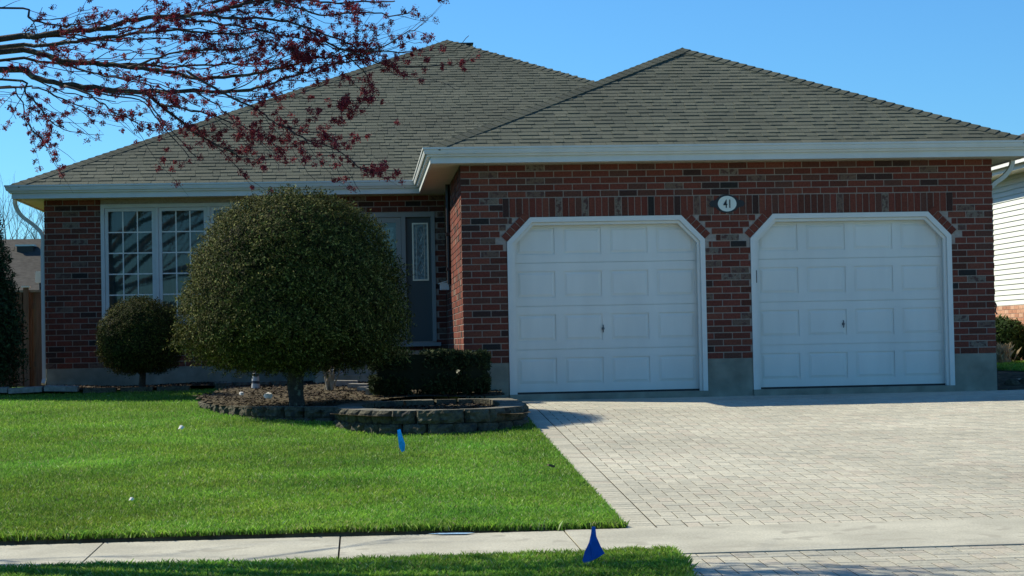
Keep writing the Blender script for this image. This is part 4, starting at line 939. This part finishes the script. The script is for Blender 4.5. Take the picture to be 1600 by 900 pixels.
# ------------------------------------------------------------------ bare trees and the maple
def grow(m, p, d, L, r, depth, rg, droop=0.0, tips=None, n=5, split=(2, 3), bend=0.16, sides=4, up=0.05):
    pts = [p.copy()]; rad = [r]; q = p.copy(); dd = d.normalized()
    for i in range(n):
        dd = (dd + Vector((rg.uniform(-bend, bend), rg.uniform(-bend, bend), rg.uniform(-bend, bend) + up - droop))).normalized()
        q = q + dd*(L/n); pts.append(q.copy()); rad.append(r*(1 - 0.5*(i+1)/n))
    m.tube(pts, rad, sides, cap=False)
    if tips is not None and depth <= 1: tips += [(pts[i], dd.copy()) for i in range(1, len(pts))]
    if depth == 0: return
    for k in range(rg.randint(*split)):
        i = rg.randint(2, n); a = rg.uniform(0.35, 0.85); ax = Vector((rg.uniform(-1,1), rg.uniform(-1,1), rg.uniform(-1,1))).normalized()
        nd = (dd + ax*a).normalized(); grow(m, pts[i], nd, L*rg.uniform(0.55, 0.8), rad[i]*0.7, depth-1, rg, droop, tips, n, split, bend, sides, up)
    grow(m, pts[-1], dd, L*0.7, rad[-1]*0.95, depth-1, rg, droop, tips, n, split, bend, sides, up)
for i, (x, y, h, lab) in enumerate([(-17.2, 58, 3.4, 'bare tree behind the far roof, partly hidden by the cedar'), (-15.4, 60, 3.7, 'bare tree in the middle of the group behind the far roof'), (-14.0, 57, 3.1, 'slim bare tree behind the far roof, nearest the downspout'), (-19.5, 64, 4.2, 'tall bare tree at the left edge behind the cedar top'), (-13.2, 66, 3.1, 'faint bare treetop rising just above the left roof slope')]):
    tr = thing('bare_tree', lab, 'tree', 'bare trees behind the far house', loc=(x, y, 0.1)); rg = random.Random(i+5); m = MB()
    m.tube([(0,0,0),(0.05,0,h*0.5),(0,0,h*0.8)], [0.2,0.16,0.14], 6); m.obj('trunk', 'farbark', tr)
    m = MB()
    for k in range(4): grow(m, Vector((0,0,h*(0.55+0.08*k))), Vector((rg.uniform(-.5,.5), rg.uniform(-.5,.5), 1)), h*0.62, 0.085, 4, rg, n=4, split=(2,2), bend=0.2, sides=3)
    m.obj('crown', 'farbark', tr)
LIMBS = [
 ([(-3.75,-11.30,2.81),(-3.52,-11.38,2.82),(-3.29,-11.45,2.84),(-3.07,-11.53,2.84),(-2.84,-11.60,2.89),(-2.57,-11.68,2.90),(-2.31,-11.75,2.91),(-2.13,-11.83,2.93),(-1.96,-11.90,3.00)], 0.026, 0.014),
 ([(-3.70,-11.60,2.71),(-3.43,-11.67,2.71),(-3.17,-11.74,2.73),(-2.95,-11.81,2.74),(-2.68,-11.89,2.77),(-2.42,-11.96,2.76),(-2.17,-12.03,2.73),(-1.87,-12.10,2.73)], 0.018, 0.006),
 ([(-3.77,-11.20,2.74),(-3.49,-11.28,2.71),(-3.26,-11.37,2.64),(-3.08,-11.45,2.62),(-2.81,-11.53,2.58),(-2.59,-11.62,2.54),(-2.36,-11.70,2.48),(-2.14,-11.78,2.48),(-1.93,-11.87,2.49),(-1.75,-11.95,2.52),(-1.54,-12.03,2.56),(-1.37,-12.12,2.56),(-1.27,-12.20,2.58)], 0.026, 0.005),
 ([(-3.74,-11.40,2.59),(-3.51,-11.46,2.53),(-3.29,-11.53,2.47),(-3.02,-11.59,2.43),(-2.76,-11.65,2.39),(-2.62,-11.71,2.30),(-2.45,-11.78,2.15),(-2.27,-11.84,2.03),(-2.08,-11.90,1.92)], 0.028, 0.006),
 ([(-3.03,-11.50,2.44),(-2.76,-11.60,2.41),(-2.41,-11.70,2.39),(-2.14,-11.80,2.38),(-1.97,-11.90,2.38),(-1.79,-12.00,2.42),(-1.62,-12.10,2.46),(-1.41,-12.20,2.50),(-1.22,-12.30,2.51)], 0.02, 0.005),
 ([(-3.81,-11.00,2.71),(-3.44,-11.08,2.68),(-2.89,-11.17,2.65),(-2.53,-11.25,2.62),(-2.21,-11.33,2.63),(-1.99,-11.42,2.61),(-1.85,-11.50,2.61)], 0.014, 0.005),
 ([(-3.66,-11.80,2.94),(-3.44,-11.88,2.85),(-3.22,-11.95,2.80),(-3.00,-12.03,2.80),(-2.83,-12.10,2.76)], 0.01, 0.004),
 ([(-3.72,-11.50,2.51),(-3.54,-11.57,2.41),(-3.44,-11.65,2.31),(-3.37,-11.73,2.21),(-3.26,-11.80,2.13)], 0.012, 0.004),
 ([(-3.86,-11.20,2.50),(-3.64,-11.25,2.42),(-3.58,-11.30,2.24),(-3.49,-11.35,2.13),(-3.43,-11.40,2.08)], 0.009, 0.003),
 ([(-2.13,-11.90,2.92),(-1.95,-11.98,2.95),(-1.66,-12.06,2.94),(-1.40,-12.14,2.91),(-1.11,-12.22,2.90),(-1.04,-12.30,2.89)], 0.012, 0.005),
 ([(-2.25,-12.00,2.94),(-2.03,-12.07,2.98),(-1.78,-12.14,2.91),(-1.67,-12.21,2.87),(-1.49,-12.29,2.80),(-1.24,-12.36,2.81),(-1.03,-12.43,2.77),(-0.93,-12.50,2.80)], 0.012, 0.004),
 ([(-2.30,-11.90,2.88),(-2.13,-11.97,2.84),(-1.95,-12.04,2.83),(-1.74,-12.11,2.79),(-1.61,-12.19,2.73),(-1.40,-12.26,2.65),(-1.24,-12.33,2.56),(-1.03,-12.40,2.54)], 0.013, 0.005),
 ([(-1.61,-12.20,2.73),(-1.45,-12.26,2.61),(-1.28,-12.31,2.54),(-1.16,-12.37,2.48),(-1.04,-12.43,2.45),(-0.75,-12.49,2.44),(-0.64,-12.54,2.44),(-0.57,-12.60,2.47)], 0.009, 0.003),
 ([(-2.56,-11.80,2.88),(-2.26,-11.87,2.83),(-1.96,-11.93,2.77),(-1.83,-12.00,2.73),(-1.62,-12.07,2.68),(-1.49,-12.13,2.63),(-1.37,-12.20,2.57)], 0.01, 0.004),
 ([(-1.24,-12.40,2.55),(-1.16,-12.43,2.56),(-0.95,-12.47,2.66),(-0.87,-12.50,2.70)], 0.007, 0.003),
 ([(-2.42,-12.00,2.48),(-2.17,-12.05,2.33),(-1.96,-12.10,2.22),(-1.85,-12.15,2.13),(-1.71,-12.20,2.07),(-1.54,-12.25,2.04),(-1.46,-12.30,2.00)], 0.011, 0.003),
 ([(-1.79,-12.20,2.10),(-1.73,-12.23,2.06),(-1.62,-12.27,1.99),(-1.42,-12.30,1.91),(-1.28,-12.33,1.80),(-1.20,-12.37,1.76),(-1.14,-12.40,1.77)], 0.008, 0.003),
 ([(-1.37,-12.20,2.55),(-1.27,-12.22,2.47),(-1.22,-12.24,2.38),(-1.20,-12.26,2.28),(-1.28,-12.28,2.23),(-1.36,-12.30,2.22)], 0.006, 0.003),
 ([(-3.26,-11.70,2.44),(-3.08,-11.77,2.36),(-2.95,-11.85,2.26),(-2.81,-11.93,2.18),(-2.64,-12.00,2.09)], 0.01, 0.003),
 ([(-2.61,-11.80,2.29),(-2.40,-11.86,2.24),(-2.18,-11.92,2.17),(-1.97,-11.98,2.08),(-1.84,-12.04,1.98),(-1.80,-12.10,1.92)], 0.009, 0.003),
 ([(-2.39,-11.90,2.37),(-2.22,-11.97,2.26),(-2.11,-12.03,2.14),(-2.05,-12.10,2.03)], 0.007, 0.003),
 ([(-3.76,-11.30,2.48),(-3.49,-11.36,2.46),(-3.26,-11.42,2.36),(-3.08,-11.48,2.27),(-2.90,-11.54,2.25),(-2.79,-11.60,2.19)], 0.009, 0.003),
 ([(-2.82,-11.80,2.54),(-2.60,-11.87,2.60),(-2.38,-11.93,2.63),(-2.17,-12.00,2.62),(-1.95,-12.07,2.64),(-1.78,-12.13,2.63),(-1.66,-12.20,2.55)], 0.01, 0.003),
]
maple = thing('maple_tree', 'red maple in crimson bloom reaching over the lawn from the left', 'tree')
TR = Vector((-7.0, -10.9, -0.55)); rg = random.Random(3)
m = MB(); m.tube(curve([TR - Vector((0,0,.15)), TR + Vector((0.02,0,0.3)), TR + Vector((0.06,0.02,1.4)), TR + Vector((0.0,0.05,2.6)), TR + Vector((-0.05,0,4.0)), TR + Vector((0.05,0,5.6))], 4),
       [0.26,0.22,0.2,0.18,0.17,0.165,0.16,0.16,0.155,0.15,0.145,0.14,0.13,0.12,0.11,0.1,0.09,0.08,0.07,0.06,0.05,0.04,0.03], 10); m.obj('trunk', 'bark', maple)
tips = []; tw = MB()
def off_trunk(z): return TR + Vector((0.03, 0.02, z))
for k, (P, r0, r1) in enumerate(LIMBS):
    P = [Vector(p) for p in P]; r0 *= 0.82; r1 *= 0.8
    if P[0].x < -3.45:
        s = off_trunk(min(2.6, max(1.5, P[0].z + 0.55 - 0.5))); mid = (s + P[0]) / 2 + Vector((0, -0.1, 0.12)); P = [s, mid] + P; r0 *= 1.25
    C_ = curve(P, 4); C_ = [p + Vector((rg.uniform(-.008,.008), rg.uniform(-.01,.01), rg.uniform(-.008,.008))) for p in C_]; n = len(C_)
    m = MB(); m.tube(C_, [r0 + (r1-r0)*(i/(n-1))**0.8 for i in range(n)], 6); m.obj('branch', 'bark' if r0 > 0.012 else 'twig', maple, smooth=True)
    # long thin companions that run beside the limb and diverge
    for _ in range(3 if r0 > 0.012 else 2):
        a = rg.randint(0, max(0, n//2)); b = rg.randint(min(n-1, a + n//3), n-1); o_ = Vector((0, rg.uniform(-.25, .25), rg.choice([-1, 1])*rg.uniform(0.05, 0.22)))
        if b - a < 4: continue
        Q = [C_[i] + o_*((i-a)/(b-a))**1.3*1.2 + Vector((0, 0, 0.012*math.sin(i*0.45+k))) for i in range(a, b+1)]
        tw.tube(Q, [max(0.002, r0*0.30*(1-0.6*(i/(b-a)))) for i in range(b-a+1)], 4, cap=False)
        tips += [(Q[i], (Q[i]-Q[i-1]).normalized()) for i in range(len(Q)//2, len(Q)) if rg.random() < 0.6]
    # twigs
    Ls = 0
    for i in range(1, n):
        if C_[i].x < -4.9: continue
        Ls += (C_[i]-C_[i-1]).length; frac = i/n
        for _ in range(rg.choice([0, 1, 1, 1, 2])):
            if rg.random() > 0.40 + 0.2*frac: continue
            d = (C_[i]-C_[i-1]).normalized(); nd = (d*rg.uniform(0.5, 1.0) + Vector((rg.uniform(-.25,.5), rg.uniform(-.7,.5), rg.uniform(-.42,.45)))).normalized()
            grow(tw, C_[i], nd, rg.uniform(0.12, 0.42) * (0.55 if C_[i].x > -1.35 else 1), max(0.0022, min(0.0042, r0*0.3)), rg.choice([0, 0, 1, 1]), rg, 0.0, tips, 5, (1, 1), 0.16, 3, 0.02)
    tips += [(C_[i], (C_[i]-C_[i-1]).normalized()) for i in range(int(n*0.55), n) for _ in range(2)]
tw.obj('twigs', 'twig', maple, kind='stuff')
# upper crown above the picture
up_ = MB(); tips2 = []
for k in range(15):
    z = 2.2 + k*0.27; a = -0.5 + (k*2.4) % (2*PI) if k % 3 else rg.uniform(-0.7, 0.35)
    d = Vector((math.cos(a), math.sin(a)*0.8, 0.55 if z > 3 else 0.62)); s = off_trunk(z)
    grow(up_, s, d, 2.1 - 0.05*k, 0.038 - 0.0015*k, 3, rg, 0.0, tips2, 5, (2, 2), 0.14, 4, 0.03)
for k, (q, e) in enumerate([((-4.9,-11.2,3.6), (1,-.15,.22)), ((-4.6,-10.8,4.3), (1,-.05,.2)), ((-4.9,-11.6,3.9), (1,-.3,.15)), ((-5.2,-10.6,4.9), (1,.0,.22)), ((-5.0,-11.0,3.9), (1,-.4,.18))]):
    q = Vector(q); s = off_trunk(2.6 + 0.3*k); up_.tube(curve([s, (s+q)/2 + Vector((0,0,.15)), q], 4), [0.07,0.066,0.062,0.058,0.055,0.05,0.048,0.045,0.042], 6)
    grow(up_, q, Vector(e), 2.0, 0.036, 3, rg, 0.0, tips2, 6, (2, 3), 0.10, 4, 0.01)
up_.obj('upper_branches', 'bark', maple, kind='stuff')
# blossoms: clusters of thin crimson florets
def blossoms(name, tp, prob, lo, hi, parent):
    base = []; dirs = []; 
    for p, d in tp:
        if rg.random() > prob * (0.45 if p.x > -1.2 else 1.55 if p.x > -2.7 else 1.05): continue
        cp = p + Vector((rg.gauss(0, .02), rg.gauss(0, .02), rg.gauss(0, .02))); sg = rg.uniform(.006, .0125)
        for _ in range(rg.randint(lo, hi)):
            base.append(cp + Vector((rg.gauss(0, sg), rg.gauss(0, sg), rg.gauss(0, sg)))); dirs.append(Vector((rg.gauss(0,1), rg.gauss(0,1), rg.gauss(-0.2,1))).normalized())
    B = np.array([tuple(b) for b in base]); Dd = np.array([tuple(b) for b in dirs]); n = len(B)
    s = np.cross(Dd, nr.normal(0, 1, (n, 3))); s /= np.linalg.norm(s, axis=1)[:, None]; L = nr.uniform(0.007, 0.015, n)[:, None]; w = nr.uniform(0.0025, 0.0048, n)[:, None]
    V = np.stack([B - s*w*0.4, B + s*w*0.4, B + Dd*L + s*w, B + Dd*L - s*w], 1)
    pal = np.array([(0.26,0.024,0.042),(0.17,0.018,0.036),(0.34,0.04,0.052),(0.11,0.015,0.03),(0.32,0.06,0.06)]); c = pal[nr.integers(0, 5, n)]
    npmesh(name, 'blossom', V.reshape(-1, 3), np.arange(n*4).reshape(-1, 4), np.repeat(c, 4, 0), parent, kind='stuff')
blossoms('blossoms', tips, 0.36, 26, 70, maple)
blossoms('upper_blossoms', tips2, 0.25, 3, 8, maple)
